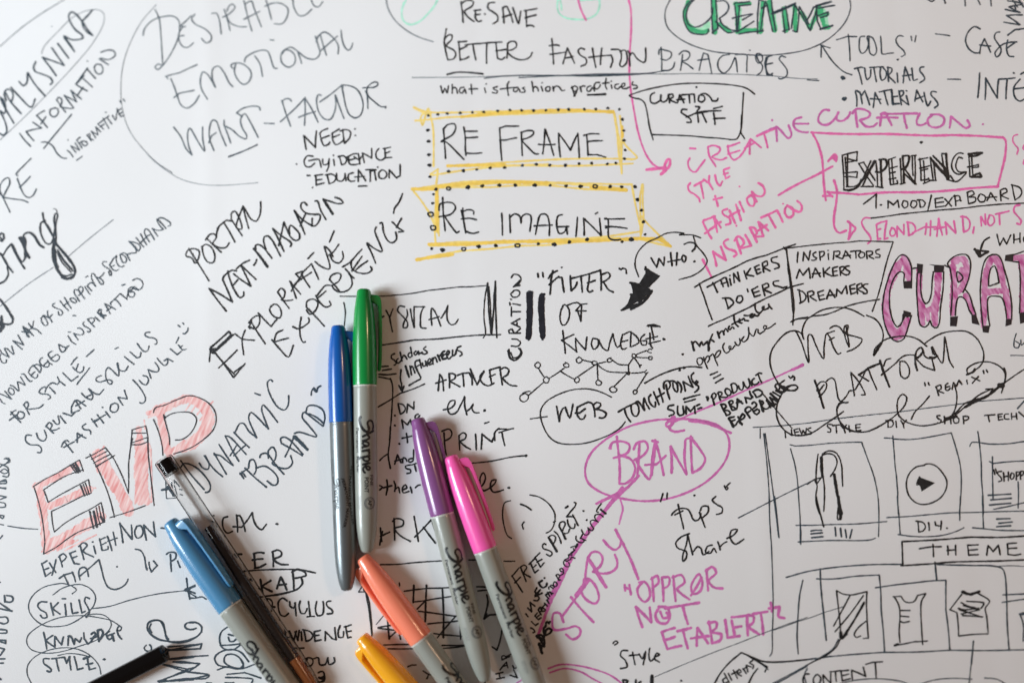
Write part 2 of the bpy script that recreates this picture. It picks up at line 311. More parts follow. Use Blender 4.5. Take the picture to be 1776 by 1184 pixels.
WRITING = """
@ 0 0 3.9475
# arc|t|1.7|thin grey arc in the top left corner
0 320 150 190 300 85 440 0
# oval|t|1.3|thin grey loop drawn round the cut-off word ending PLYSNING
0 960 150 820 330 640 500 460 640 290 708 165 712 100 680 72 600 74 500 120 400 215 300 325 285 370;350 184 360 182
# word|n|3.2|slanting handwriting UPPLYSNING in the top left corner
0 915 25 928 45 905 42 860 20 800 0 765;5 680 40 750 95 845;0 668 25 690 38 740 30 780 5 760;40 640 75 700 145 780;42 690 30 640 50 612 80 625 90 660 75 705;75 600 130 660 215 735 240 680;130 560 160 588 183 570 188 500;190 500 240 580 310 660;245 425 230 460 240 490 290 510 345 535 360 565 345 580;-385 520 290 395 440 450 355 330;395 300 470 400;-510 355 438 248;-500 342 440 262;440 250 500 275 568 262 560 240 520 210 480 150 470 110 490 85 520 100 570 160 600 205 635 245;632 72 600 110 565 150 570 185 600 225 635 245
# word|n|2.6|slanting handwriting INFORMATION under the top left loop
135 915 170 962 210 1003;-232 965 178 902 285 878 225 838;-325 875 250 790;250 795 275 775 305 760;-280 850 315 800;380 742 345 752 343 785 372 802 398 778 395 748 372 738;-450 770 388 685;388 690 400 668 422 680 420 715 410 730 460 742 495 745;-505 740 440 655 525 700 485 620 558 680;-598 625 520 580 575 520;-520 575 600 468;-530 655 570 600;-632 597 570 540;-655 540 595 470;645 470 655 445 690 445 705 475 695 505 668 508 648 480;598 420 600 422;-742 445 680 405;690 400 745 410 790 380 780 352 740 345 690 360
# arrow|n|2.6|small bent arrow pointing at the word INFORMATIVE
490 785 420 870 345 960 300 1018;285 975 320 975 360 1000 390 1050 430 1083 455 1085
# word|n|2.2|small slanting handwriting INFORMATIVE in quotation marks
460 1030 482 1048 500 1075;-520 1045 485 1000 545 1030 515 980;-562 1015 525 960 550 940;-540 985 560 968;590 975 570 965 560 985 585 1000 600 985 590 970;-625 965 595 925;595 930 615 915 615 945 640 960;-655 945 625 900 670 925 655 870 690 905;-710 885 670 850 700 830;-685 870 715 850;-745 880 705 810;-680 845 745 795;-765 850 735 810;770 790 790 825 800 770;800 745 830 800 850 790;-800 765 830 745;-815 785 838 770;465 958 467 960;722 770 728 770;-525 1098 562 1072;820 690 828 705;845 680 855 695
# word|n|3.0|start of the cut-off word MORE at the left edge
@ 200 0 3.9475
# circle|t|1.25|thin grey arc round DESIRABLE EMOTIONAL WANT-FACTOR
280 35 180 150 100 300 50 460 38 640 55 780 100 900 180 1010 280 1110 390 1184
# word|a|2.2|large thin handwriting DESIRABLE at the top left
272 68 300 130 312 250 325 450;190 245 200 200 250 145 320 118 400 115 435 145 440 190 430 260 380 370 320 455 290 478 272 462 295 440 318 450;460 190 435 230 440 290 470 325 500 325 535 295;-440 180 480 185;-440 250 470 245;-440 185 520 110;545 100 522 130 545 165 620 205 658 250 650 285 620 295 590 265;660 95 690 92 710 130 725 235;-745 65 785 210;735 120 760 110 800 80 820 50 800 30 775 50 765 80;760 115 790 160 850 185 900 185;-880 5 935 215;890 30 930 10 950 60 1000 185;-880 135 990 80;-1030 0 1068 135;1025 45 1075 25 1130 25 1180 60 1175 120 1140 165 1090 165;1215 0 1225 60 1260 110 1300 105 1345 65;1340 0 1360 40 1390 50 1420 15
# word|a|2.4|large thin handwriting EMOTIONAL
-560 445 440 500 345 525 360 540;380 540 405 600 425 660 450 720 490 742 540 710 575 655;-400 670 440 640 540 620;630 680 590 610 582 550 600 495 630 510 685 600;685 600 662 530 670 470 705 455 745 500 780 570 805 595;805 470 790 450 830 432 890 450 930 500 915 560 880 580 840 550 815 490 825 440;885 425 890 400 940 365 1010 345 1045 355 1060 390 1090 470 1108 470;955 385 990 440 1008 525;1150 350 1135 375 1140 430 1185 462 1225 440 1230 385 1200 350 1160 345 1145 370;-1275 435 1250 360;1150 350 1200 325 1250 355 1310 400 1370 405 1400 370 1385 300 1370 250;1060 275 1085 278;-1445 380 1405 245;1375 290 1390 250 1430 222 1480 250 1525 310 1525 370;-1400 355 1520 250;1545 210 1552 270 1572 325 1595 346 1615 330 1625 298
@ 200 0 3.9475
# word|a|2.5|large thin handwriting WANT-FACTOR
400 872 450 940 485 1020 525 1062;525 1062 500 990 497 900 510 880 560 960 610 1035 598 950 597 870;675 1032 645 950 645 880 665 825 690 830 720 910 758 1000;-640 980 660 930 690 910;-790 980 745 860 745 825;745 862 800 890 850 935 895 952 900 930 870 880 857 820 885 780 920 830 978 942;-870 800 830 775;830 775 870 745 940 728 985 735 992 755;-1020 845 1088 848;-1200 865 1140 690;1140 700 1160 680 1195 680 1205 695;-1130 835 1170 800 1300 670;-1295 860 1297 670;1297 672 1340 740 1388 838;-1255 805 1370 765;1410 655 1390 650 1378 690 1390 760 1430 815 1470 820 1500 770 1510 700 1505 650 1530 720 1565 812;-1400 700 1550 585 1560 600
@ 500 120 3.9475
# word|n|2.6|letters OR ending the word WANT-FACTOR
365 110 380 190 395 260 420 315 460 335 495 315 512 250 500 190 470 140 420 115 370 110;530 150 540 180 545 270;510 130 540 128 590 125 615 105 605 90 575 95 540 130 545 180 590 225 640 260 670 258 665 268
# underline|n|2.8|short underline beneath the word WANT
@ 200 0 3.9475
-775 1075 972 992
@ 500 120 3.9475
# word|k|3.0|black handwriting NEED
-122 550 105 455 185 538 192 425;215 440 230 500 245 525 275 515 285 500;215 442 230 425 270 408;-230 475 280 455;300 440 305 490 325 518 350 510 375 490;-300 440 350 410;-300 470 350 450;-372 415 385 510;355 425 395 415 425 430 420 470 385 510;455 410 458 412;458 455 462 455
# word|k|3.0|black handwriting GUIDENCE
55 650 58 652;170 598 130 595 108 630 118 665 150 670 180 645;140 628 210 620 220 650 225 672;235 618 240 655 270 650 280 615;280 615 275 670 262 700;-310 620 315 660;308 590 310 592;-350 600 365 655;340 600 380 595 400 620 385 650 365 655;410 600 420 650 455 655 480 650;400 605 450 580 475 580;-415 625 465 610;-490 650 480 580;-450 600 485 625 500 600;-520 640 508 575 570 610 570 545;620 545 600 570 605 610 635 625 660 610;-660 545 665 610;-650 545 700 535;-660 578 695 565;-665 608 708 605
# word|k|3.0|black handwriting EDUCATION
-128 728 150 730;165 812 167 810;-188 735 190 795;-180 730 235 722;-190 762 230 755;-190 795 245 780;-265 725 280 785;255 725 300 720 325 740 315 770 280 785;330 715 335 760 365 768 385 745 388 715;388 715 395 765;445 710 415 720 410 755 430 770 455 765;-478 770 480 690 530 765;-455 740 520 735;-530 690 600 690 560 700 560 770;-590 700 600 760;640 690 620 710 625 745 655 750 675 725 665 700 645 690;-690 745 690 690 740 745 765 730 765 655;-480 802 538 800;610 672 614 672
@ 660 0 3.9475
# arc|t|2.2|dark arc curving down from the top edge
38 -10 48 50 90 130 170 205 260 255 360 288
# ring|g|3.0|pale green oval cut off by the top edge
160 20 145 80 155 140 200 170 265 150 330 90 370 40 390 0;175 0 150 50
# word|k|3.2|handwriting RE-SAVE at the top
-565 155 550 15;555 25 590 5 635 15 625 45 575 80 600 120 640 150;650 75 650 130 670 150 690 145;-640 75 685 70;-650 105 680 100;-712 98 716 100;780 20 740 25 735 60 770 85 800 110 800 145 770 165;-845 160 835 55;835 60 860 45 880 80 900 130 905 155;-835 120 900 100;905 55 920 100 945 165 955 110 960 80;-1000 185 995 75;-985 75 1070 62;-990 125 1065 105;1000 180 1030 175 1050 185
# ring|g|3.0|pale green circle with a cross cut off by the top edge
1215 0 1210 50 1225 95 1270 125 1340 135 1420 130 1480 95 1500 40 1498 0;-1230 0 1240 70;-1350 5 1498 -5
# word|k|3.0|handwriting BETTER on the top line
-450 200 435 290 460 410;435 270 470 240 490 245 485 275 450 315 500 345 515 370 500 405 460 412;535 285 540 350 545 415;-530 290 590 285;-545 340 590 320;545 412 580 405 605 390;-580 310 690 300;-632 305 652 412;-680 300 830 290;-728 300 726 435;-790 300 800 400;800 400 830 410 850 395;-790 350 860 340;-865 400 870 300;870 300 895 285 925 290 930 320 895 345 865 350 900 390 960 412 1020 395 1038 362
# underline|k|3.4|short thick underline below BETTER
455 512 520 497 600 498 702 508
@ 660 0 3.9475
# word|k|2.8|handwritten line what is fashion practices
412 590 425 640 440 605 455 640 465 590;-490 580 490 640;490 610 505 600 520 610 525 640;570 600 545 605 540 630 560 640 575 610 585 640;-620 580 625 645;-605 612 665 610;-712 605 720 635;722 578 725 576;800 595 770 605 780 615 800 625 795 640 765 635;880 560 868 580 875 655;-820 612 920 600;940 600 915 605 910 625 930 630 945 605 955 630;985 600 970 605 985 615 990 630 965 635;-1035 560 1045 630;1045 605 1060 595 1075 605 1080 625;1100 595 1110 625;1105 570 1108 568;1150 595 1130 605 1135 625 1155 625 1160 600 1150 595;1180 595 1185 625;1185 605 1205 590 1225 600 1240 622 1260 620;-1310 595 1330 660;1305 605 1330 590 1350 605 1340 625 1320 628;-1365 595 1375 630;1370 600 1385 590 1400 592;1440 590 1415 600 1415 625 1435 625 1450 600 1465 625
@ 900 0 4
560 575 535 575 520 600 535 620 555 610 565 590;605 545 600 600 610 620;-580 580 625 575;640 590 645 615;640 565 642 565;690 585 668 590 665 610 685 620 700 605;705 605 730 600 735 580 715 585 712 610 735 618 770 605;790 570 785 590 815 595 822 610 795 618;*4 -478 660 600 655;400 640 380 670
@ 660 0 3.9475
# word|k|3.2|handwriting RE FRAME inside the upper yellow frame
-445 1085 430 880;430 885 460 855 505 850 515 870 495 920 440 955 410 972 440 970 570 1092;570 872 580 950 580 1020 585 1065;-578 900 662 900;-578 945 665 940;585 1050 640 1052 692 1048;-815 880 820 960 830 1098;-815 880 855 865 945 865;-815 960 860 960 930 945;965 905 965 960 970 1065;960 910 1010 895 1045 900 1045 920 1010 945 970 960 1010 1010 1060 1055 1080 1055;-1110 1055 1125 885 1185 1065;-1080 990 1195 990;-1230 1075 1218 915 1300 1030 1350 915 1360 1080;-1420 1065 1410 925;1390 930 1430 918 1495 918;-1420 970 1518 965;-1420 1060 1480 1060 1540 1078
@ 0 260 4
# word|n|2.6|tall letters RE at the left edge
-70 432 0 290;0 310 0 250 30 205 60 195 68 230 45 280 20 330;20 330 100 342 160 350 195 365;215 60 160 115 125 150 112 170 122 180;120 200 135 240 150 280 175 320 205 332 230 315 253 272;-135 262 210 185
# circle|t|1.25|lower sweep of the thin grey arc round DESIRABLE EMOTIONAL WANT-FACTOR
980 -20 1060 70 1150 140 1260 205 1400 240 1550 246 1700 236 1790 228
# line|t|1.6|thin grey slanting line above the word SHOPPING
-0 1085 40 1052 370 815;-470 742 785 485
# word|K|3.4|large bold brush word ending ring at the left edge
@ 0 340 5.6
-0 555 20 580;0 560 30 600 70 670 125 740;10 560 40 610 90 700;30 575 70 510 110 465;110 465 140 540 190 630 240 705;120 470 170 570 215 640 245 600 250 540;70 690 80 760 50 820 0 850;*4.6 190 405 220 460 250 530 285 600;*4 205 400 235 480 255 590;235 470 230 380 255 360 300 355 340 390 375 450 395 490;*4 290 355 330 390 380 470 425 500;-235 400 250 440 240 600;-0 430 20 440 40 410 35 370 10 360 0 380;0 400 20 425
@ 0 260 4
# word|K|3.4|bold looping letter g ending the large brush word at the left edge
@ 0 340 5.6
415 165 425 230 460 300 500 370 530 420;440 240 400 260 390 320 410 400 450 460 490 465 515 420 530 340 545 250 560 180 540 170 525 230 540 330 545 400 535 480;425 245 470 300 520 400 545 450;*1.8 520 125 545 130 555 165;*4.6 530 430 515 520 515 600 540 680 580 750 640 800 700 790 730 740 715 680 660 600 600 530 550 470;*3.6 525 480 530 600 555 700 590 760;*5 530 520 540 640 560 690;*2.4 560 520 620 620 700 710;*2.4 570 560 640 660 710 730;*2.4 550 460 640 570 720 690;*2.4 555 540 600 640 690 740;590 765 640 775 700 760;*4 600 790 650 808 700 785
@ 0 260 4
# word|n|2.4|slanting handwriting OF SHOPPING-SECONDHAND
@ 0 480 8.96
690 600 640 640 650 700 690 755 735 750 735 700 700 640 660 600 720 620 770 640 810 705;740 530 740 590 755 640;755 640 790 610 810 585;850 412 820 425 825 460 880 490 950 520 975 560 950 595 915 590 905 540;-930 372 980 440 1065 525;-1000 322 1050 410 1105 490;-1000 440 1065 390;1085 345 1120 330 1165 345 1190 390 1160 405 1120 385 1085 345
@ 90 430 8.96
-345 700 430 830;345 700 350 650 390 650 430 680 440 720 410 740;-410 650 510 790;410 650 430 605 470 605 485 650 460 700;-510 600 590 720;-545 590 620 670;545 595 590 545 640 550 680 600;680 600 620 480 615 410 640 395 690 460 720 500 760 560 800 560 790 510 740 470 690 455;740 460 780 430 810 385;525 455 560 435;850 215 800 215 785 250 820 290 880 320 920 370 920 430 895 420 885 360;890 260 920 300 950 340 1000 355 1035 335;-900 260 950 170 1005 120;-910 300 970 270;1005 120 1000 200 1040 280 1090 295 1120 275;1060 100 1070 160 1110 230 1150 220 1160 170 1120 120 1070 95
@ 160 370 8.96
430 640 500 615 540 650 585 735;540 640 610 620 680 610 670 540 570 435;-570 435 715 585;570 440 650 450 730 490 750 540 720 585;*3 -600 460 700 570;-680 380 740 450 800 525;-750 320 790 400 845 490;-740 470 830 380;890 445 840 370 810 290 825 245 860 250 910 310 965 410;-830 370 900 330;-1015 355 930 235;930 235 990 260 1060 265 1105 250;1105 250 1040 180 1005 95 1040 85;-1010 90 1145 235;1040 70 1100 75 1180 120 1215 150 1205 195 1180 200
@ 0 260 4
# word|n|2.4|slanting handwriting INSPIRATION second line at the left
@ 90 520 8.96
-250 560 305 650 370 690;255 500 290 498;-405 620 340 520;340 520 400 540 480 535 495 500 450 445 400 438;500 345 480 370 510 410 570 440 600 475 580 500 550 490;-550 300 660 420;550 300 620 280 660 300 640 350 605 370;-670 265 740 330;*3.2 -710 195 810 285;*3 715 185 740 150 770 160 760 200 790 240 840 240;325 245 370 245;-820 60 905 215;820 60 900 100 990 150;-850 170 935 110
@ 90 430 8.96
-920 880 905 860 970 800 1060 710;985 800 1040 850 1070 905;1060 710 1100 740 1165 800;1240 605 1190 640 1185 710 1210 760 1260 760 1290 720 1260 680 1200 690;1240 605 1290 640 1344 655;-1085 580 1140 565
@ 160 370 8.96
@ 0 260 4
880 1030 890 985 920 965;920 905 950 892 985 910 990 945 965 970 930 950 910 975
# word|k|3.0|slanting handwriting PORTAL
@ 300 320 4
-250 668 110 445;150 545 130 510 90 495 100 460 140 445 180 460 180 500 160 545;200 430 215 500 245 540 280 540 290 490 260 430 225 415 205 430;-335 470 240 380;225 385 260 345 290 345 300 370 275 410 330 440 370 435 390 405;300 350 320 290 350 265;-350 260 430 400;-300 370 310 300;350 265 370 250 410 255;-480 355 410 250;405 240 405 200 430 185 450 215 470 260 475 310 440 300 485 150;-525 305 485 150;485 150 510 190 540 240 575 255 600 220 608 170 608 120
# word|k|3.4|slanting handwriting NEW-MAGASIN
@ 300 320 4
-370 878 250 720 412 815 345 660;345 665 350 640 370 620;380 600 395 660 430 740 465 785 490 770 490 745;375 615 410 595 440 600;-415 700 450 660;-420 620 540 705 470 560 575 658;440 585 480 550 530 525;560 560 575 540 580 520
@ 400 340 6.72
*4.4 -430 825 270 615;290 620 290 580 320 565 370 590 430 660 480 725;410 620 385 530 390 480 430 465 480 510 530 600 580 700;-620 645 490 380;490 380 600 470 690 530 710 560 695 590;-560 580 620 305;620 305 660 400 700 480 760 520 800 500 800 440 740 370 700 340 680 380 690 440;-865 445 740 170;740 170 830 270 950 350;-810 350 870 215;890 110 860 75 825 85 820 140 880 200 960 215 1040 220 1040 270 990 345 955 350 950 260;985 60 1010 60 1050 170 1110 275;*4.4 -1190 210 1080 40;1080 40 1150 60 1250 90 1310 80 1280 40 1215 15
# word|k|3.0|slanting handwriting EXPLORATIVE
@ 300 320 4
430 1035 480 1070 565 1080;500 1010 480 1070 490 1180;-640 1105 540 950;-545 950 525 985 535 1000;525 960 560 920 595 910 600 960 570 1000 530 985;-590 890 680 985 720 935;680 840 670 870 700 915 740 925 752 890 730 840 700 830 680 850;-805 858 725 745;725 745 750 720 775 740 770 780 750 800 800 805 830 800;-855 790 810 670 885 760;-820 740 900 620;-845 690 960 610;-950 715 890 620 960 550 1010 658;-890 660 850 620 900 600;985 535 1030 570 1085 585 1050 430;935 515 975 472;1055 430 1080 450 1110 500;1150 415 1110 470 1080 490;1090 490 1110 530 1150 545 1180 510 1175 465;1085 400 1118 322
# word|k|3.2|bold outlined letter E starting the word EXPLORATIVE
-255 1140 390 1020 405 1040;-255 1140 275 1170 350 1090;-300 1150 420 1040
# word|k|3.2|slanting handwriting EXPERIENCE above the blue marker
685 1075 740 1140 800 1195 835 1115;760 1010 720 1030 700 1090;-710 1090 800 1065;830 985 870 1000 945 950 940 925;890 920 880 980 885 1060 905 1095 918 1090;-1050 982 925 850;925 850 930 810 975 795 1005 820 990 870 950 900 925 870;990 770 1020 820 1060 850 1095 835 1085 810;-1000 790 1060 740;1000 770 1030 730 1060 700 1100 700;-1160 745 1085 660;1085 660 1100 630 1150 615 1165 630 1150 670 1105 705 1150 745 1210 735 1240 700 1240 660 1225 620 1195 585;1255 650 1220 620;-1175 572 1230 540 1310 450;1235 530 1240 580 1280 610 1350 615 1380 590 1370 570;-1270 590 1350 530;-1240 600 1310 500;1405 545 1380 480 1345 405 1390 440 1450 465 1420 380 1400 320 1410 295;1435 270 1450 265 1460 330 1490 390 1520 405 1550 380 1545 330;-1520 260 1560 300 1600 325;-1550 300 1585 235;1565 330 1600 325;1530 200 1535 170 1570 120 1592 65
@ 300 320 4
# frame|k|2.4|hand drawn box round the partly hidden word PHYSICAL
-1160 775 1300 775;1185 818 1195 880 1188 980
@ 700 180 4
# frame|y|3.6|upper yellow hand drawn frame round RE FRAME
@ 700 180 4
70 25 150 55 300 62 600 55 900 48 1200 50 1455 55;-80 118 300 95 700 75 1000 65 1455 58;150 60 120 90 130 150 170 35 190 100 205 180 208 435;-1455 50 1480 200 1513 480;-1460 60 1513 350;-1500 85 1513 250 1513 485;1515 250 1545 295 1600 350 1620 375 1600 385 1520 382;1520 382 1200 382 900 395 600 415 305 432;-305 432 800 428 1590 415;-240 455 185 490 210 495 600 440 1000 420;70 28 130 60 190 70
# frame|Y|5.6|thick strokes along the upper yellow hand drawn frame
-400 92 800 58 1455 58;-305 432 700 425;-1515 160 1517 230
# frame|y|3.6|lower yellow hand drawn frame round RE IMAGINE
-238 455 225 560 215 800 220 955;-235 580 245 915;-60 595 175 750 235 895;60 595 180 575 450 540 700 535 1000 545 1300 555 1585 560;-60 595 600 580 1000 565 1545 600;300 580 700 550 1100 555 1540 590;-1582 560 1650 880;-1655 560 1640 640 1645 940;-1660 560 1665 780 1650 900;1650 780 1690 830 1770 910 1850 985;1180 945 1450 915 1650 885;-90 1080 400 1020 800 985 1200 960 1640 940 1850 990;-175 975 600 960 1200 935 1640 940;180 985 700 965 1500 930
# frame|Y|6|thick strokes along the lower yellow hand drawn frame
-60 592 230 590 230 880;240 575 600 545 1000 550;-1300 580 1545 600;-90 1082 340 1045;-175 975 700 955 1640 935 1776 940 1850 988
# dots|k|3|row of ink dots along the upper yellow frame
.172 83 1;.237 75 1;.302 69 1;.393 66 1;.477 61 1;.555 59 1;.653 51 1;.738 45 1;.819 47 1;.901 48 1.1;.988 46 .9;.1073 42 1.2;.1145 42 1.2;.1253 40 1.1;.1333 39 1.1;.1417 32 1;.1497 40 1;.1517 110 1.2;.1527 187 .9;.1528 255 1.1;.1536 322 1;.1531 382 1;.168 184 1.2;.173 262 1.2;.176 354 1.2;.179 427 1.3;.182 508 1;.312 470 1.1;.414 465 1.3;.508 457 .9;.600 446 1.1;.701 444 1.1;.824 429 1.1;.920 421 1.1;.1013 427 1.1;.1122 427 1.3;.1217 416 1.1;.1303 414 1.1;.1413 418 1;.1472 413 1
# dots|k|3|row of ink dots along the lower yellow frame
.224 594 1.2;300 580 325 582 320 598 300 596 300 580;.445 580 1.6;.545 571 1.3;.663 566 1.3;.776 566 1.3;.909 566 1.4;.1016 567 1;.1126 571 1.2;.1228 574 1.4;1318 563 1345 570 1335 585 1315 580 1318 563;.1433 576 1.3;.1513 577 1.1;.1605 577 1.3;.208 628 .9;.202 690 1;168 760 200 755 205 775 180 782 168 760;187 850 220 850 220 872 195 875 187 850;.195 1005 1.1;.270 1014 1.6;405 1000 430 1000 425 1018 405 1015 405 1000;.520 990 1.4;.640 985 1.3;775 975 808 978 800 994 775 990 775 975;.935 972 1.2;.1044 976 1.5;.1151 959 1.4;.1272 942 1.4;.1515 957 1;.1580 942 1.6;.1622 665 1.4;.1650 740 1.2;.1664 820 1.2;.1675 906 .9
# word|k|3.2|handwriting RE IMAGINE inside the lower yellow frame
270 650 275 760 288 880;245 740 250 700 290 685 340 690 360 720 330 765 245 785;290 790 330 850 370 895 385 885;410 725 415 800 430 895;-400 740 432 895;405 750 450 735 485 745 485 765;400 800 460 795 505 805;430 885 480 900 520 890;-680 760 685 910;740 895 735 770;735 790 770 765 805 780 815 830 820 785 850 765 880 775 885 800 875 885;1010 915 1010 830 990 770 950 770 925 850 915 905;-905 848 1030 842;1100 770 1070 780 1062 850 1080 900 1115 890 1130 850;-1060 855 1145 852;1130 850 1135 905;-1205 790 1195 920;-1252 912 1248 795 1370 915 1358 795;1330 765 1345 755;1395 795 1415 800 1425 930 1460 945 1505 942;-1395 800 1532 798;-1400 850 1550 865;-1400 860 1430 855
@ 900 0 4
# word|k|3.0|handwriting FASHION on the top line
-228 270 240 445;210 320 240 315 270 315 280 320;-215 380 320 365;-305 445 335 335 385 440;-320 405 375 395;455 345 430 335 410 355 425 385 465 410 465 445 430 462;-510 335 533 470;-575 335 565 450;-485 400 640 385;640 385 650 420 635 470;640 345 700 350 710 400 700 455 715 465 745 440 750 390 735 350 700 360;770 460 770 380 790 370 820 410 870 435 880 400 878 335;755 355 775 385
# word|n|2.6|handwriting PRACTISES on the top line
-985 330 990 490;970 380 975 345 1010 350 1055 365 1055 395 1020 420 985 410;1080 435 1070 470 1040 490 1000 490;-1135 380 1120 490;1110 380 1140 355 1180 365 1185 390 1160 420 1130 425 1170 450 1208 480;-1250 490 1280 370 1310 380 1338 515;-1240 420 1320 410;1460 380 1410 390 1380 430 1385 480 1420 510 1460 480 1490 420 1500 400 1515 500;1500 380 1580 385 1580 440 1580 500;1600 350 1604 352;1650 375 1640 400 1660 440 1690 420 1680 380 1650 375 1660 420 1690 460 1680 500 1650 525;1725 400 1715 440 1720 500 1740 520 1760 510;-1715 400 1760 385;-1715 450 1760 440
# line|n|2.4|long dark line below BETTER FASHION PRACTISES
0 540 400 522 700 518 900 510 1000 495 1040 490;--240 545 0 525 500 530 900 512
# line|t|1.7|thin grey line continuing right under PRACTISES
--740 540 -200 533 300 528 800 512 1200 512 1776 530 2070 550
@ 900 0 4
# line|p|3.4|long pink curve running down from the top edge to an arrow
760 0 775 60 778 200 770 350 765 480 775 620 800 780 830 930 880 1070 930 1140 980 1165 1020 1160;410 0 430 70 465 142
# arrow|P|5|pink arrow head left of CREATIVE CURATION
-885 1178 1020 1165;1000 1175 1030 1110 1045 1105 1045 1150 1025 1175 985 1210
# frame|k|2.8|black hand drawn flag shape round CURATION SITE
1635 655 1580 615 1500 595 1300 580 1100 585 900 620 800 650 765 665 800 682 840 690 870 715 890 790 905 880 930 970;-920 935 1100 940 1300 955 1470 970;1470 970 1510 965 1535 920 1545 860 1550 760 1557 645;-1545 800 1540 925 1565 962
# word|k|3.4|handwriting CURATION in the black flag shape
940 645 915 660 915 710 940 720 980 700;985 660 985 700 1005 710 1030 690 1035 660;-1045 715 1040 655;1040 660 1065 655 1070 675 1045 690 1090 715;-1100 715 1115 660 1145 715;-1095 695 1150 690;-1130 660 1215 655;-1180 660 1185 715;-1215 660 1220 710;1250 665 1245 700 1270 710 1290 690 1280 665 1255 660 1290 650 1330 680 1340 700 1375 700 1380 685;1228 605 1234 607
# word|k|3.4|crossed over handwriting SITE in the black flag shape
1165 762 1135 760 1125 780 1160 805 1190 830 1195 850 1165 850;-1235 775 1245 850;-1225 740 1255 745 1235 775;-1160 815 1240 780 1400 770;-1270 785 1300 850;-1350 785 1360 865;-1350 755 1410 740;-1350 825 1430 822;-1230 790 1310 775
# word|p|3.4|pink slanting handwriting CREATIVE
1185 1098 1172 1130 1185 1175 1220 1195 1260 1150 1290 1110;-1185 1030 1225 1032;1310 1020 1320 1080 1365 1155;1310 1020 1350 1010 1395 1030 1385 1060 1340 1090 1400 1110 1440 1095;1450 1010 1455 1060 1490 1110 1530 1090;-1445 1020 1530 990;-1450 1070 1530 1045;1530 1090 1560 1050 1605 965;-1605 965 1680 1025;-1565 1030 1640 990;-1600 1070 1605 980;-1650 945 1776 895;-1700 930 1725 1025
# circle|n|2.2|dark oval round CREATIVE cut off by the top edge
1050 0 1020 60 1012 120 1030 190 1100 260 1200 315 1350 360 1500 375 1650 385 1800 380 2000 345 2150 270 2260 160 2300 60 2295 0
@ 1140 0 4
# word|n|2.6|last letters ES of the word PRACTISES
-755 400 745 440 760 520 800 525;-755 400 790 390;-755 450 790 440;890 400 860 390 845 410 870 445 900 490 895 530 850 550 840 542
# word_fill|G|8|green marker filling inside the word CREATIVE
215 15 190 90 200 150 240 200 300 225 350 215;-390 0 400 230;-430 170 500 220;-540 30 640 28;-555 40 560 220;-550 220 680 210;-735 20 715 225;-775 10 815 215;-880 60 895 215;-955 50 960 215;-1000 90 1060 200;-1120 50 1060 200;-1130 60 1160 190 1190 190;-1130 110 1180 100
# word_fill|f|11|pale green shading along the word CREATIVE
225 190 270 215 330 200 350 170;-395 40 400 200;-560 60 565 200;-800 100 812 200;-885 100 890 200;-1150 80 1170 180
# word|n|3.0|dark outlined word CREATIVE in the top oval
240 0 195 50 180 110 195 175 230 225 290 240 345 235 355 205;255 0 215 50 200 120 215 170 260 190 320 170 375 115 385 60;-375 0 385 235;-405 0 420 200;-380 230 420 200;410 10 470 10 495 45 480 90 430 130;430 130 450 170 500 205 540 215;405 150 440 190 490 230 540 220;-535 25 640 15;-560 45 645 35;-535 25 550 220;-570 50 555 225;-520 130 650 100;-590 140 660 100;550 225 600 195 670 150;565 238 640 225 730 215 730 205;-705 0 695 235;-745 20 715 220 735 215;-750 10 760 30 800 220;-790 0 820 215;-790 100 955 25;*5 -800 95 955 28;-865 55 885 230;-890 45 915 210;-870 220 915 205;-955 25 930 200;-985 50 970 225 940 215;-955 40 1060 215;-990 55 1050 170;-1060 215 1110 55 1085 50 1040 140;*4 -1100 45 1205 15;-1120 60 1230 40;-1105 60 1110 150 1135 205;*4 1130 205 1180 190 1215 180;-1110 115 1185 85 1180 110 1130 125;-700 0 735 10;-720 60 760 40
# word|n|2.6|handwriting TOOLS at the top right
@ 1400 0 4.718
-240 328 330 300 405 302;-335 285 350 500;470 300 435 305 425 350 430 420 450 440 480 420 500 360 490 300 530 310 560 370 565 430 545 455 515 440 505 390 505 310;600 300 605 370 615 445 660 440 705 435;785 300 750 295 725 325 740 370 790 420 800 450 770 465;-850 300 855 335;-890 295 880 345;.740 490 1.1
# word|n|3.0|bulleted handwriting TUTORIALS
.293 640 2.4;-385 565 440 552 470 560;-410 555 448 690;470 560 475 610 490 655 515 630 520 570;-510 555 620 550;-545 560 565 670;600 560 595 600 610 660 640 640 645 590 620 555;-665 670 660 550;655 555 690 560 690 590 665 620 700 660 720 680;-735 600 740 675;-785 680 800 550 840 660;-780 625 850 615;855 560 860 600 870 660 900 650;955 550 925 555 920 580 950 620 960 650 920 680
# word|n|3.2|bulleted handwriting MATERIALS
.303 810 2.4;405 870 405 800 395 745 430 760 440 800 450 850;-440 790 470 745 510 860;-540 880 555 760 600 850;-515 810 600 815;-590 755 690 735;-630 755 660 860;*4 -690 740 700 855 750 850;-690 795 740 790;-750 745 770 860;750 750 785 745 785 775 760 800 820 855;-810 785 830 860;810 745 814 747;-880 830 895 740 945 835;-880 815 950 790;955 760 970 830 985 870 1010 830;1055 755 1020 750 1010 775 1050 820 1070 860 1040 885
# word|n|2.8|cut-off handwriting along the top right edge
980 -5 1020 15 1050 -10;-1110 -20 1130 30;-1290 0 1292 50;-1390 -10 1415 40;-1500 -5 1505 50
# line|n|2.4|short dash before the word CASE
-1048 280 1165 295
# word|n|3.0|handwriting CASE at the right edge
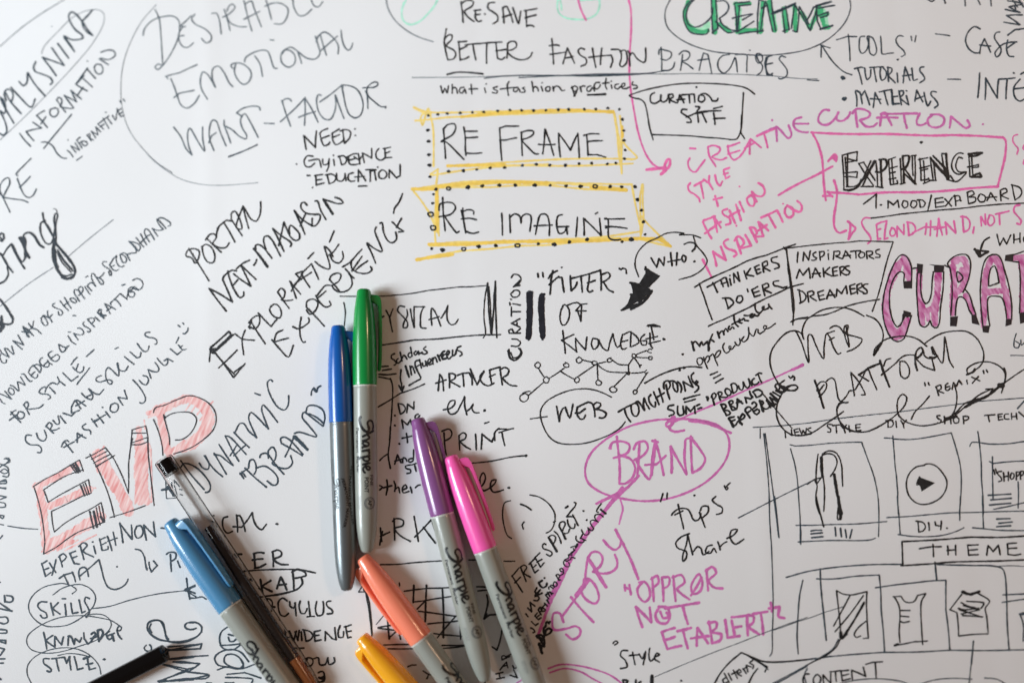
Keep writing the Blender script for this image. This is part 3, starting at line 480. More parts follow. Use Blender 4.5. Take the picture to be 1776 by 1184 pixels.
1415 240 1370 220 1320 260 1295 330 1320 400 1370 435 1410 435;-1410 440 1420 380 1450 320 1500 430;-1410 370 1500 380;1575 265 1545 270 1530 310 1560 360 1585 400 1580 440 1550 470 1535 440 1560 400 1600 365 1650 350 1715 345;1640 330 1630 400 1650 460 1690 465;-1630 400 1700 350
# line|n|2.4|short dash before the cut-off word INTE
-1148 650 1255 652
# word|n|3.2|cut-off handwriting INTE at the right edge
-1410 600 1395 800;-1455 815 1460 640 1555 805 1565 650;-1570 650 1700 640;-1635 650 1625 810;1740 650 1690 720 1700 800 1740 830 1780 810;-1690 730 1780 720;.1690 600 1.1;-1745 610 1780 590
# word|n|3.2|vertical handwriting MAKE at the top right edge
-1640 290 1700 245 1780 235;-1610 185 1740 205 1630 130 1760 125;-1620 80 1740 105 1650 60 1750 40;-1640 10 1760 30;-1680 0 1720 60;-1700 60 1710 100;-1730 0 1770 60
# line|n|2.4|short grey dash after the line end under PRACTISES
-0 655 95 662
# arrow|n|2.6|dark curved arrow pointing up at CREATIVE
365 615 300 590 220 520 160 440 120 375;-112 470 115 372 185 395;-105 365 120 380
# word|q|4.2|pink handwriting CURATION
180 905 140 900 100 940 90 990 120 1020 170 1020 220 980 255 920;255 920 240 960 245 985 290 990 340 950 350 920;-395 900 410 1040;370 930 400 895 470 900 515 930 500 960 430 985;430 985 480 1035 540 1035 570 1010;-595 1030 610 930 640 925;-640 925 690 1025;-570 965 740 965;-600 935 900 930;-790 930 800 1000 815 1050;920 930 895 990 900 1020 940 1025 970 1010;1020 945 985 980 1000 1030 1060 1045 1110 1020 1120 970 1080 940 1010 940;-1165 1045 1175 955;1175 955 1230 1000 1300 1050 1330 1030 1310 985;.1437 1018 1.2
@ 1140 190 4
# word|q|4.0|letters IVE of the pink slanting word CREATIVE
-830 220 825 120;-795 75 797 75;825 120 850 140 910 200 930 180 910 110;1000 55 955 70 945 110 970 145 1030 160 1045 158;-960 100 1048 100;-690 185 780 140 825 125
# frame|p|4.2|pink frame round the outlined word EXPERIENCE
-1068 160 1400 172 1776 178 2050 178 2395 195;1075 165 1110 230 1140 330 1150 430 1155 520 1168 630;-1148 600 1200 600;2395 192 2415 215 2415 300 2405 360 2385 440 2360 535;-2365 535 2060 560 1776 575 1400 590 1190 575;-1180 570 1215 605
# arrow|p|4.0|straight pink arrow between CREATIVE and EXPERIENCE
-840 595 1000 505 1215 395;#1180 365 1200 330 1235 305 1248 315 1245 350 1235 365 1215 345;1185 360 1230 310 1245 330 1240 360
# arrow|p|4.2|pink hooked arrow pointing at SECOND HAND
1225 490 1245 560 1240 650 1225 750 1230 820 1260 855 1310 840;1320 775 1350 800 1375 825 1350 860 1325 900;-1340 790 1330 895
# word|P|3.6|pink slanting handwriting STYLE
230 510 213 530 220 565 260 590 290 620 295 640;-300 515 320 615;-255 530 330 490;-320 485 355 510 360 460;-355 505 385 555;400 455 410 500 435 530 450 500;-460 430 475 480 500 465;-460 420 500 405;-460 450 490 440
# word|P|4|small pink plus sign between STYLE and FASHION
-390 625 450 610;-400 600 420 670
# word|P|4|pink slanting handwriting FASHION
-315 780 375 895;-320 770 400 740;-330 860 400 810;-415 850 390 740 440 820;-400 800 440 780;485 690 450 705 460 730 500 755 505 790 475 800;-500 700 540 790;-545 660 580 770;-500 740 570 700;-570 640 600 710;.570 535 1;640 600 620 620 640 665 665 670 675 630 650 595 635 605;-690 640 655 570;655 570 690 600 730 600 745 570 730 530 700 510
# word|P|4.2|pink slanting handwriting INSPIRATION ending at the oval
-315 1040 375 1160;-410 1085 385 985 475 1045 440 950;490 900 460 920 480 960 540 985 550 1005 530 1020;-580 1000 545 890;535 910 560 880 590 900 600 930 575 960 650 945;-610 870 650 945;.548 806 1.2;-690 920 640 820;640 820 670 820 690 860 670 880 730 880;-735 880 700 780 770 840;-700 840 760 800;-720 750 830 700;-770 730 820 820;-830 700 870 780;890 680 885 720 910 750 940 735 940 690 910 670 890 680;.872 655 1;900 665 950 700 990 710 1003 680 990 650 970 635
# circle|k|2.6|thin loop round the word WHO
300 890 240 870 150 870 185 860 120 852 60 860 0 890 -80 930 -140 1000 -155 1080 -130 1160;250 880 270 940 320 1000 345 1050 320 1100 250 1150 150 1180
# word|k|3.4|handwriting WHO with a question mark
@ 1040 400 4.435
395 210 415 245 438 282;-438 282 455 215 492 268 497 205;545 170 550 220 557 270;595 170 592 220 590 265;-525 240 625 222;640 190 632 220 648 242 662 225 660 200 640 190;650 105 690 90 730 100 735 130 710 160;.728 238 1.3
@ 1140 190 4
# box_outline|k|2.6|hand drawn box round INSPIRATORS MAKERS DREAMERS
-880 965 1250 925 1400 912 1635 918;-1635 918 1555 1200 1490 1400;-895 970 905 1100 920 1200 940 1400 945 1440;-875 955 900 985
@ 1140 190 4
# word|k|3.0|handwriting INSPIRATORS in its box
-975 990 970 1060;-1010 1050 1015 990 1050 1045 1060 980;1100 990 1080 1000 1085 1020 1105 1030 1090 1045 1070 1045;-1130 1045 1125 985;1125 990 1155 985 1155 1010 1130 1025;-1185 1000 1188 1040;1183 978 1186 978;-1220 1040 1225 985;1225 985 1265 985 1260 1010 1235 1015 1280 1035;-1285 1035 1305 980 1340 1030;-1290 1015 1340 1012;-1340 985 1410 980;-1375 985 1378 1030;1410 990 1395 1010 1410 1030 1435 1020 1435 995 1410 988;-1455 1035 1450 985;1450 985 1490 985 1490 1005 1465 1015 1500 1035;1540 970 1515 980 1520 1000 1545 1010 1540 1025 1515 1025
# word|k|3.2|handwriting MAKERS in its box
-965 1170 985 1110 1010 1150 1050 1100 1060 1170;-1075 1165 1095 1100 1130 1160;-1075 1140 1130 1135;-1150 1100 1155 1160;-1195 1095 1160 1130 1210 1155;-1215 1100 1220 1155 1250 1150;-1215 1100 1250 1090;-1215 1125 1245 1120;-1265 1095 1270 1150;1265 1095 1295 1090 1290 1115 1270 1125 1310 1150;1330 1085 1305 1090 1310 1110 1335 1125 1325 1145 1300 1145
@ 1400 220 4.718
# word|k|3.0|outlined black word EXPERIENCE in the pink frame
-285 235 410 205 405 280 340 265;-285 235 300 520;-310 250 325 490;-330 230 330 490;-310 295 405 275;-300 380 410 370 405 415 320 405;-300 410 320 405;*4 300 515 340 520 400 500 450 440 500 370 550 280;320 490 380 490 420 470 440 430;-420 300 540 480;-460 290 555 440;-430 300 460 290;-450 490 560 280;-520 280 420 490;-440 490 540 490;*4 -600 270 610 490;-560 280 575 490;-560 490 620 500;*4 590 270 640 270 650 320 600 370 560 370;-665 270 680 470;-690 260 705 460;-665 270 720 250;-680 340 735 325;-680 380 720 370;-670 430 725 420;-680 475 740 465 735 440;*4 -780 250 790 460;-760 260 770 470;*4 780 240 830 240 830 280 800 340 770 350;-800 350 890 470;-790 380 870 460;-880 240 880 470;-860 250 865 400;-850 240 890 235;-760 470 800 460;-910 270 985 255;-920 260 930 440;-950 280 960 460;-920 340 1000 320;-930 360 985 345;-950 465 1000 445 990 420;-930 440 990 430;*5 -1010 260 1145 410;-1005 250 1030 440;-1035 300 1050 440;-1000 440 1055 440;-1100 230 1125 400;*4 -1135 220 1155 400;-1100 220 1140 225;*4 -1030 240 1150 360;*7 -1130 360 1150 420;1275 220 1240 215 1200 250 1180 320 1200 370 1240 390 1300 370;1270 260 1240 250 1220 290 1215 330 1240 370 1300 370;1170 400 1210 450 1240 440 1300 380;1140 430 1200 450;*5 -1320 225 1430 215;*4 -1330 240 1380 240 1430 215;-1320 220 1330 410;-1345 240 1355 400;-1310 330 1400 310 1400 330 1350 335;*4 -1340 410 1425 410 1410 380 1360 400;.933 128 1.6
@ 1400 220 4.718
# word|k|3.0|underlined handwriting 1. MOOD/EXP BOARD
-460 632 560 555;-565 550 562 665;.603 640 1.1;-660 665 660 605 705 640 740 600 750 660;785 610 775 640 795 665 820 650 820 615 790 605;855 610 845 645 870 665 895 640 890 610 860 605;-915 600 925 660;900 600 940 600 965 625 950 655 925 660;-1015 560 985 690;-1045 590 1050 660 1120 650;-1045 590 1110 580;-1045 625 1115 615;-1125 590 1180 650;-1185 580 1130 650;-1205 560 1215 645;1195 570 1240 565 1250 595 1215 610;.1255 605 1.1;-1310 535 1320 630;1305 540 1350 525 1365 550 1320 575 1375 580 1375 610 1325 630;1410 555 1395 590 1415 615 1450 610 1455 570 1420 550;-1470 605 1500 540 1545 605;-1460 580 1550 575;-1580 520 1585 605;1580 520 1620 505 1635 530 1590 560 1645 590;-1675 475 1700 600;1670 475 1740 500 1755 540 1740 570 1700 600
# underline|k|2.8|long underline beneath MOOD/EXP BOARD
-522 748 760 715 1100 680 1400 650 1776 625
# word|p|3.4|pink handwriting SECOND HAND, NOT at the right
515 748 470 745 445 780 470 840 510 890 520 930 495 955;-565 800 575 920 600 915;-565 800 605 780;-570 845 600 835;-610 780 650 770 630 920 660 910;690 830 675 870 690 895 720 880 715 840 690 825;-735 900 735 815 790 880 790 800;-820 780 830 890;815 780 860 790 885 830 870 870 830 890;-860 870 960 820 1060 820;-975 790 965 880;-1010 770 1005 890;-1060 895 1075 750 1105 885;-1040 840 1120 820;-1140 880 1130 780 1215 870 1200 770;-1270 730 1280 860;1255 735 1300 740 1330 780 1320 840 1280 862;-1365 820 1355 870;-1425 810 1420 735 1460 800 1455 715;1490 730 1475 780 1495 810 1530 780 1520 730 1490 722;-1540 715 1650 690;-1570 710 1575 800
# word|p|3.6|large pink letter S cut off at the right edge
1740 640 1700 650 1690 690 1720 730 1750 770 1740 800 1715 790
# word|p|2.8|faint pink cut-off letters at the right edge beside the pink frame
1720 65 1690 75 1680 110 1700 150 1725 180 1715 225;1776 150 1765 175 1776 190;1776 270 1768 300 1776 310
# word|k|3.0|cut-off handwriting WHO above CURA
-1552 880 1575 970 1605 910 1630 960 1665 885;-1690 880 1690 950;-1740 870 1740 945;-1690 925 1740 915;1776 900 1768 920 1776 940
# arrow|k|3.6|black arrow pointing down at the large word CURA
1490 905 1450 930 1425 980 1410 1050;*4.5 -1370 1000 1410 1060 1480 1022;-1365 1005 1475 1020;#1375 1005 1410 1060 1420 1030 1430 1010
@ 1380 400 4.485
# word_fill|M|10|magenta marker filling inside the large word CURAT
*13 870 350 865 280 835 235 790 290 750 370 715 470 700 590 720 700 760 780 790 800 830 770 870 700;*9 840 200 880 260 880 390;*8 780 260 730 350;*8 700 500 690 620 720 740 770 830 820 820 860 770;*10 960 300 965 520 980 650 990 720;*9 975 550 1010 620 1060 600 1110 500;*12 1110 320 1100 500 1080 640 1085 720;*9 1020 620 1030 690;*12 1220 280 1230 450 1220 640;*12 1230 240 1300 220 1330 300 1310 400 1280 460 1240 490;*9 1290 300 1280 380;*7 1240 380 1240 500;*9 1320 500 1360 580 1390 660;*11 1460 740 1465 560 1475 400 1500 270 1540 220 1590 280 1610 400 1640 520 1660 690;*11 1480 480 1560 470 1640 470;*9 1500 250 1540 210 1580 230;*11 1700 215 1790 205;*13 1760 230 1770 400 1770 620
# word_outline|b|2.6|dark outline round the large word CURAT
900 390 900 290 885 240 860 200 825 188 790 215 750 290 710 400 685 500 675 620 690 720 720 800 760 850 800 862 840 840 865 780;840 390 840 330 810 320 770 360 735 450 728 550 740 650 765 720 790 748 820 720 845 670;865 780 900 660;835 650 830 700 810 740;-900 295 940 290;945 330 940 450 945 560 955 680 970 735 1000 750 1030 730 1040 700;1045 700 1065 745 1095 755 1115 720 1125 600 1145 450 1150 320;975 330 970 430 985 530 1010 568 1035 550 1055 480 1060 400 1070 320;1200 290 1180 260 1220 210 1280 185 1330 190 1355 230 1358 300 1345 370 1320 440 1300 480;1200 290 1215 400 1215 520 1205 660;1255 320 1265 400 1300 370 1290 345 1255 320;1240 660 1250 560 1265 520 1290 515 1320 540 1350 620 1370 650;1320 460 1350 500 1375 580 1400 650;1455 740 1445 650 1435 500 1440 380 1455 280 1480 220 1520 190 1570 190 1600 230 1620 300;1510 740 1495 650 1500 520 1560 510 1600 520 1630 600 1640 680;1620 300 1650 400 1670 500 1680 600 1678 690;1500 430 1500 370 1520 290 1545 275 1565 320 1580 400;-1510 430 1580 405;-1690 190 1776 160;-1690 240 1735 245;1735 245 1745 350 1745 500 1740 640
# word_block|b|3|black filled blocks on the tips of the large word CURAT
#835 395 905 388 905 450 840 450;#838 620 895 635 895 670 865 675 835 665;#942 255 990 262 985 330 945 335;#1035 262 1155 270 1150 325 1075 325 1075 275;#1200 670 1262 665 1250 745 1200 742;#1365 655 1400 650 1430 735 1370 720;#1450 740 1510 738 1500 795 1455 790;#1635 685 1680 685 1678 730 1630 745;#1630 190 1695 180 1690 245 1625 235;#1738 640 1790 630 1790 710 1745 725;-1160 270 1200 290
# word|k|3.2|handwriting DREAMERS in its box
-25 460 40 560;15 460 60 480 80 510 70 540 30 565;-100 555 90 480;90 480 130 470 140 495 110 510 160 545;-170 480 185 540 225 530;-170 480 215 465;-175 510 215 500;-240 530 265 460 305 520;-245 505 300 500;-315 510 320 455 355 490 390 430 400 490;-420 430 430 495 465 480;-420 430 460 415;-420 455 460 450;-480 490 475 425;475 425 510 410 515 435 485 455 530 485;560 415 530 420 525 440 550 460 555 485 525 490
# word|n|2.4|handwriting gy under the large word CURAT at the right edge
1715 800 1700 850 1700 905 1730 910 1740 880 1710 860;1750 850 1755 890 1780 870
# line|n|1.8|thin grey line under the cut-off letters gy
-1670 970 1776 972
@ 1380 400 4.485
# cloud|k|2.8|wavy cloud outline round the words WEB PLATFORM
650 535 550 550 440 575 380 595 300 630 220 655 130 665 90 680 0 690 -40 710;60 840 50 780 80 700 130 660 200 620 300 598 380 600 460 625 530 665;550 658 620 690 665 750 680 810 670 870 640 920 610 965 610 930 650 880 700 845 780 825 880 822 950 845 1020 900;1000 880 1040 850 1130 800 1240 780 1330 785 1400 830 1440 890 1462 960 1450 1030 1400 1080 1340 1110 1330 1080 1360 1050 1420 1025 1500 1020 1570 1045 1620 1090 1630 1150 1600 1260;*4 650 890 605 970 640 920
@ 1130 560 4.435
# cloud|k|3.0|lower wavy cloud outline left of the words WEB PLATFORM
1170 125 1150 80 1100 60 1040 75 970 140 920 220 910 300 930 380 960 440 1000 500 1060 520 1110 510 1125 490 1090 478 1040 490 1010 530 975 600 960 660 965 730 1000 800 1060 850 1140 865 1230 845 1330 780 1420 720 1475 680;1510 610 1450 620 1425 670 1435 730 1470 790 1550 830 1650 835 1720 810 1790 770
@ 1380 400 4.485
# word|k|2.8|handwriting WEB inside the cloud
0 780 40 860 100 1025 95 900 100 810 120 810 160 900 215 995 220 900 240 800 265 830 290 900 330 960 350 950;260 850 300 830;-240 800 300 780;265 760 300 740 340 750 375 800;375 780 390 850 415 905 390 740;375 770 380 740 405 735 405 760 390 800 450 820 515 845 500 880 450 920 400 940
# word|k|2.8|handwriting PLATFORM inside the cloud
@ 1390 570 4.634
*4 -105 415 150 540 178 635;125 500 130 450 160 425 195 430 200 470 170 520 140 545;-135 510 180 450;200 420 240 395 265 410 280 480 300 570 320 580 360 540 380 505;395 350 410 440 425 540;395 350 440 400 480 460 510 530 480 530;-380 500 430 490 520 330;*4 -460 370 540 315 625 280;-465 375 540 420;-540 330 570 410 605 490;*4 630 255 650 320 680 400 705 465;660 300 680 250 715 240;-640 372 770 265;790 270 790 330 800 380 830 400 860 380 865 320 830 265 790 262;770 260 810 225 860 210 910 215 930 230;*3.4 930 335 915 280 915 210 930 170 960 150 975 175 950 220 920 240;925 245 980 300 1070 335;-1070 335 1045 230;*4 1045 150 1060 200 1090 215 1060 235 1030 230;980 180 990 220 1030 240 1075 230;1050 145 1090 220 1130 275 1145 180 1150 65 1170 160 1190 260 1220 310
@ 1040 400 4.435
# word|k|3.4|quotation mark after the word FILTER
150 290 165 300 175 290;175 290 200 295 205 330
# arrow|k|3.4|black filled arrow pointing down left from the word WHO
#353 280 385 302 410 318 466 348 440 378 400 415 380 440 340 425 300 410 320 380 350 330;*4 -353 280 350 300;*5 -236 402 300 416;#236 402 262 416 300 412 345 425 385 445 400 462 360 470 300 480 255 480 250 450;*5 -262 470 400 464;*4.6 -240 492 400 470;*4.6 -250 515 392 482;#240 492 330 486 385 480 330 520 270 560 215 590 168 612 215 560;*4.4 390 480 345 540 300 575 240 605;*4 -172 610 330 548;*3.4 -300 545 380 500
# box_outline|k|3.0|hand drawn box round THINKERS DO'ERS
-730 435 800 390 1000 300 1130 235 1280 190 1430 130 1505 105;-765 405 800 500 865 685;-835 735 950 685 1150 590 1300 510 1450 440 1565 408
# word|k|3.4|handwriting THINKERS in its box
-825 435 960 360;-870 400 905 475;-930 380 950 430;-970 360 990 430;-935 410 985 395;-1000 370 1010 420;-1035 400 1030 330 1075 390 1060 320;1000 345 1002 345;-1110 310 1130 370;-1160 290 1125 340 1185 350;-1190 280 1210 335 1240 320;-1190 280 1225 265;-1195 305 1230 295;-1260 320 1250 250;1250 250 1285 235 1290 265 1260 280 1310 310;1365 200 1320 215 1325 240 1370 255 1380 280 1345 295
# word|k|3.4|handwriting DO'ERS in its box
-965 515 990 600;945 520 1000 520 1030 555 1010 580 985 600;1060 510 1050 540 1075 555 1100 530 1090 500 1060 505;1135 450 1140 470;-1170 455 1190 510 1235 495;-1170 455 1215 430;-1180 480 1225 465;-1270 500 1250 420;1250 420 1290 405 1300 430 1265 450 1320 480;1375 385 1335 395 1340 420 1380 430 1410 440 1440 430
# box_outline|k|3.0|left and lower edges of the box round INSPIRATORS MAKERS DREAMERS
-1435 135 1450 250 1480 450 1495 600 1485 725;1485 705 1500 685 1600 665
# word|k|3.4|small handwriting nye materialer
@ 1190 520 7.467
*4.2 70 545 85 590 100 655;80 570 120 535 140 560 175 600;175 600 195 540 220 585 250 560 265 540;*4.2 275 540 290 600 290 655;290 600 310 520 340 445;300 520 330 520 360 540;*4.2 405 415 430 490;420 450 450 410 470 400 490 450;485 420 510 370 540 410;560 340 545 370 570 385 595 350 620 370;615 200 625 270 645 320 675 345;-590 320 665 275;665 285 700 270 690 245 680 290 720 300;720 260 745 240 760 265 805 270;750 200 800 205 860 180;*4.2 850 185 830 225 860 225 885 190;890 200 920 210 940 190;895 45 890 100 910 150 950 175;950 175 1000 120 1010 80 985 100 1000 130 1060 110;1065 55 1080 90 1110 115;1050 115 1080 85
@ 1040 400 4.435
# word|k|2.6|small handwriting opplevelse
.638 950 1.2
@ 1190 520 7.467
180 750 145 760 140 800 160 840 195 835 215 790 200 755 180 750;225 740 240 800 275 890;240 790 270 730 295 730 300 770 275 810;310 730 345 700 370 760 410 850;370 730 400 670 440 655 440 690 400 740 375 750;495 560 475 590 480 640 520 690 560 660 580 610 560 595 555 630 590 640 630 590;630 545 650 580 680 590 700 550 690 500;700 540 740 480 755 470 720 520 740 545 790 510 810 450 805 355;810 420 870 470 910 380 930 385 930 420 955 440;955 440 1020 390 1040 340 1010 335 1000 370 1060 370 1155 305
@ 1040 400 4.435
# mark|k|3.2|three short strokes under opplevelse
-850 1108 905 1085;-875 1135 930 1105;-890 1170 950 1135
# line|k|3.2|curved dash with two dots over TOUCHPOINTS
345 1172 450 1115 550 1075 650 1050 720 1045 785 1052;.650 1053 1.6;.615 1073 1.4
@ 800 440 4.435
# word|k|3.0|vertical handwriting CURATION beside the thick bars
@ 800 440 4.435
*3.6 360 745 375 800 410 820 440 800 465 765 450 730;*3 380 760 400 800 440 790 460 750 440 725;*3 365 735 370 780;385 708 430 712 456 686 432 660 388 655;-455 610 370 612;370 612 365 590 390 580 400 600 410 610 455 575;-450 565 385 535 450 500;-430 555 425 510;-385 480 385 410;-390 445 455 445;-395 385 455 395;.383 350 1;400 290 380 310 400 335 440 325 450 295 430 280 400 285;-450 240 400 255 450 205;-450 245 405 250;410 250 440 230 460 195 440 165 400 160 385 185;372 375 374 395
# bar|b|9|two thick black vertical bars
525 300 522 470 518 645;*5 510 300 515 480 505 650;*5 542 295 540 400 532 630;*4 515 650 518 662;620 320 615 480 625 640;*5 605 330 600 400 610 520;*4 640 310 620 330;*5 632 340 630 480 638 630;*4 620 640 625 660
# word|k|3.6|handwriting FILTER in quotation marks
588 152 592 180;-625 145 630 178;-705 130 690 200 682 312;670 190 690 160 720 140 738 132;-675 240 750 175;-745 180 775 185 790 295;.773 105 1;-838 170 845 285;845 285 880 250 890 220;-850 190 1070 128;-920 180 930 295;985 165 980 220 970 280 985 295 1010 285;-970 225 1030 205;-1075 280 1070 125;1080 160 1130 145 1145 170 1120 200 1085 220;1095 220 1130 275 1168 295
# word|k|3.0|handwriting OF under the word FILTER
785 395 765 440 760 510 780 550 805 540 830 480 825 420 795 390;810 400 860 380 900 378 920 400;-965 385 920 390 880 440;-880 440 960 440;-890 430 920 520 925 400
# word|k|3.0|handwriting KNOWLEDGE under the word OF
-780 590 790 680 800 765;-865 620 770 665 890 755;-885 750 878 650 955 740 965 640;1010 650 1000 700 1020 735 1050 710 1050 660 1015 650;1055 660 1085 720 1125 745 1140 690 1165 615;1165 615 1180 680 1200 720 1225 700;1240 620 1225 700 1240 735 1270 725;1250 620 1290 600;-1225 680 1280 665;-1300 715 1305 600;1300 600 1350 640 1365 680 1310 715;1410 620 1380 650 1390 700 1420 700 1425 670 1395 670;1450 610 1455 700 1470 725;-1430 555 1525 558;1460 560 1480 660;-1420 655 1510 635;-1440 690 1530 670;.1558 657 1.6;1435 550 1480 545 1528 562
# diagram|k|2.4|network diagram of small linked circles
485 1075 455 1090 450 1120 480 1138 510 1120 515 1090 490 1072;-520 1085 630 990;470 1075 500 1060 530 1058;650 945 630 965 640 990 665 990 675 965 655 945;-635 945 592 880;585 835 565 850 575 875 600 875 608 850 590 832;-680 955 790 880;810 840 785 850 795 870 825 870 825 850 800 835;-765 905 870 965;885 950 870 975 885 992 905 980 905 955 885 950;-895 945 1035 850;905 795 885 810 890 835 915 838 930 815 905 792;-930 815 1010 835;1040 830 1010 825 1005 845 1030 855 1045 840;-1045 845 1110 830;-1045 850 1050 970;1050 970 1035 985 1040 1005 1065 1010 1080 990 1055 972;1045 850 1080 880 1130 905 1200 912 1280 912;1150 800 1125 810 1125 830 1150 832 1160 815 1145 805;1165 820 1210 850 1285 855;-1285 855 1325 795;1285 855 1285 910 1280 925;1270 915 1295 910 1290 930 1275 925;-1275 920 1175 1020;1165 1020 1140 1035 1150 1060 1180 1065 1198 1045 1170 1020;-1310 918 1400 910;1425 895 1410 905 1415 920 1435 912;-1425 920 1350 1040;1335 1045 1320 1060 1330 1080 1350 1070 1350 1050 1330 1050;1345 780 1315 770 1315 795 1340 795 1345 780;-1345 775 1425 745;-1345 795 1430 800;1465 735 1440 735 1435 755 1460 762;1460 790 1440 795 1445 812 1465 812 1468 795;-1330 800 1375 865;1385 855 1370 860 1375 875
# arrow|k|3.2|black filled arrow outline
-1230 435 1290 385
@ 1130 560 4.435
# word|k|3.6|handwriting TOUCHPOINTS slanting upward
@ 1060 640 7.906
-95 585 320 465;180 545 210 640 265 720;270 490 275 560 300 630 345 645 375 600 375 520 350 470 330 465;330 465 365 440 400 480 455 565;455 565 440 480 450 395;450 395 480 470 525 545;545 350 515 380 520 440 560 500 600 520 605 450;-580 310 620 400 655 485;-655 265 685 360 710 450;-610 395 725 325;730 170 715 210 725 270;725 180 770 155 805 190 800 250 770 280;750 210 770 310 800 410;805 165 840 160 900 200 910 260 905 315 880 300 850 250 845 190;910 170 940 200 965 260 955 315;-1015 300 985 170;985 170 1050 210 1120 245;1120 245 1085 170 1055 100;1130 50 1100 80 1100 130 1150 200 1190 180 1170 160 1150 200 1200 240 1180 290 1145 315
@ 1130 560 4.435
# mark|k|3.6|two short strokes over SUM
-245 585 370 550;-255 608 335 585
# word|k|3.6|handwriting SUM with an equals sign
170 630 130 640 125 660 165 675 175 695 135 715;200 640 200 690 215 710 245 700 240 640;-265 700 265 640 300 680 330 640 335 695;-345 635 370 625;-355 660 385 650
# word|k|3.4|handwriting PRODUKT in quotation marks
@ 1225 630 7.467
-0 430 18 480;-15 430 25 460;-70 420 105 540;65 440 75 400 105 385 125 410 110 450 90 465;-155 390 180 475;145 390 165 370 195 375 200 400 180 430 240 440 275 430;260 325 240 350 260 400 300 415 320 380 300 340 265 325;-345 385 320 270;315 280 350 255 390 280 400 330 380 370 345 385;415 290 430 330 460 345 480 300 475 240;475 240 500 290 530 320 560 290 545 200;-545 200 590 290;620 195 590 220 600 270 650 270 680 240;-640 155 680 125 715 130;-670 140 690 200 715 245
@ 1130 560 4.435
# word|k|3.8|handwriting BRAND under PRODUKT
@ 1225 630 7.467
-185 530 225 610 260 675;190 530 240 530 255 560 225 600 280 610 310 640 290 665 260 670;-290 500 330 600;290 500 330 480 345 510 310 540 360 570 390 590;340 605 390 590 400 560;-400 550 400 460 470 520;-390 510 450 490;-520 510 500 440 570 460 600 430;600 440 570 400 560 360;-650 440 605 370;600 370 650 340 700 350 725 380 700 420 650 440
@ 1130 560 4.435
# word|k|3.8|crowded bold handwriting EXPERIENCE under BRAND
@ 1225 630 7.467
*4.6 -290 710 350 820;-290 705 360 690;-315 750 370 730;350 815 385 790 405 750;-410 690 460 795;470 650 440 700 430 770 465 780;470 655 500 680 480 710 420 740;-500 610 565 705;500 600 530 565 570 570 580 600 530 640;590 520 620 500 650 530 640 560 600 590 610 630 650 660 685 630 680 600;610 620 660 590;*4.4 -690 480 735 620;690 500 720 490 740 510 710 550 760 590 800 580 830 540;-780 470 830 570;-780 480 880 540 820 440 920 500;*4.2 -830 390 930 480;-860 370 960 430;-900 350 980 390;*3 -800 520 870 560 900 520;*3.4 890 300 900 270 940 270 1000 310 1040 320;890 300 930 350 1000 370 1040 330 1020 310 960 300 940 340;*3 940 270 1010 220;*3 1040 330 1100 285 1160 285 1185 315 1150 350 1090 350 1040 330
@ 1130 560 4.435
# mark|k|3.2|closing quotation mark left of PLATFORM
1055 410 1070 425 1085 410;1085 405 1100 420 1095 440
# line|k|2.2|thin slanting line crossing from EXPERIENCE to the word NEWS
-855 545 960 670 1080 810
# arrow|q|3.4|long pink arrow line pointing at the word BRAND
-1165 320 960 415 510 615 300 700 150 770;*5 -1165 320 1080 360
# arrow|q|5|pink arrow head above the oval BRAND
160 730 110 780 120 795 160 780 175 720;135 800 145 820 180 835 250 825;-160 725 150 790
@ 1400 640 4.718
# line|n|2.0|long thin slanting line over the words STYLE DIY SHOP TECH
--443 476 10 440 500 375 1000 315 1400 262 1776 235
# cloud|k|2.8|lower right wavy cloud outline crossing the words DIY and SHOP
330 275 270 272 245 310 245 370 270 430 320 480 400 512 480 510 560 480 650 430 740 360 800 290 812 230 780 205 745 240 735 320 750 380 800 425 880 455 960 462 1080 440 1160 410;1160 410 1200 350 1220 280 1222 200 1205 130;1150 410 1220 350 1290 280 1400 240;1210 375 1300 300 1400 215 1500 165;*5 1290 310 1380 260 1480 215 1560 150 1600 120;1600 120 1700 50 1776 0;-1460 165 1520 160 1490 205;*8 1570 130 1600 135;1610 -10 1625 40 1610 110;1000 218 940 290 880 350 850 410
# line|n|3.0|short thick slanting stroke above the word TECH
-1720 322 1776 258
# word|k|3.0|handwriting REMIX in quotation marks
960 110 965 135;990 110 998 130;-1055 150 1075 215;1050 145 1090 130 1095 160 1070 175 1115 195;1130 130 1130 165 1150 175 1170 155;-1130 130 1150 115;-1130 150 1165 140;-1185 165 1195 110 1220 140 1240 90 1265 125;-1305 90 1310 120;-1345 65 1410 95;-1400 60 1350 115;1440 10 1445 35;1465 5 1475 25;*4 1305 45 1360 20 1370 0
# word|k|2.4|small handwriting NEWS over the wireframe drawing
@ 1130 560 4.435
# word|k|2.6|small handwriting NEWS above the first wireframe column
-1030 880 1025 830 1080 865 1075 820;-1095 820 1105 865 1135 860;-1095 820 1125 812;-1100 840 1130 835;-1135 810 1155 855 1165 825 1185 855 1190 810;1225 805 1200 815 1210 830 1230 840 1225 855 1195 855
@ 1400 640 4.718
# word|k|2.6|small handwriting STYLE above the wireframe drawing
205 455 170 450 165 470 190 490 190 515 165 512;-205 462 265 455;-235 462 240 520;-275 462 300 490 320 455;-300 490 310 520;-340 460 345 510 380 505;-395 455 400 505 440 500;-395 455 435 450;-395 480 430 475
# word|k|2.6|small handwriting DIY above the wireframe drawing
-660 425 660 475;650 425 690 420 705 445 690 470 660 475;-725 425 730 475;-765 420 785 450 810 415;-785 450 790 480;-640 420 700 418
# word|k|3.0|small handwriting SHOP above the wireframe drawing
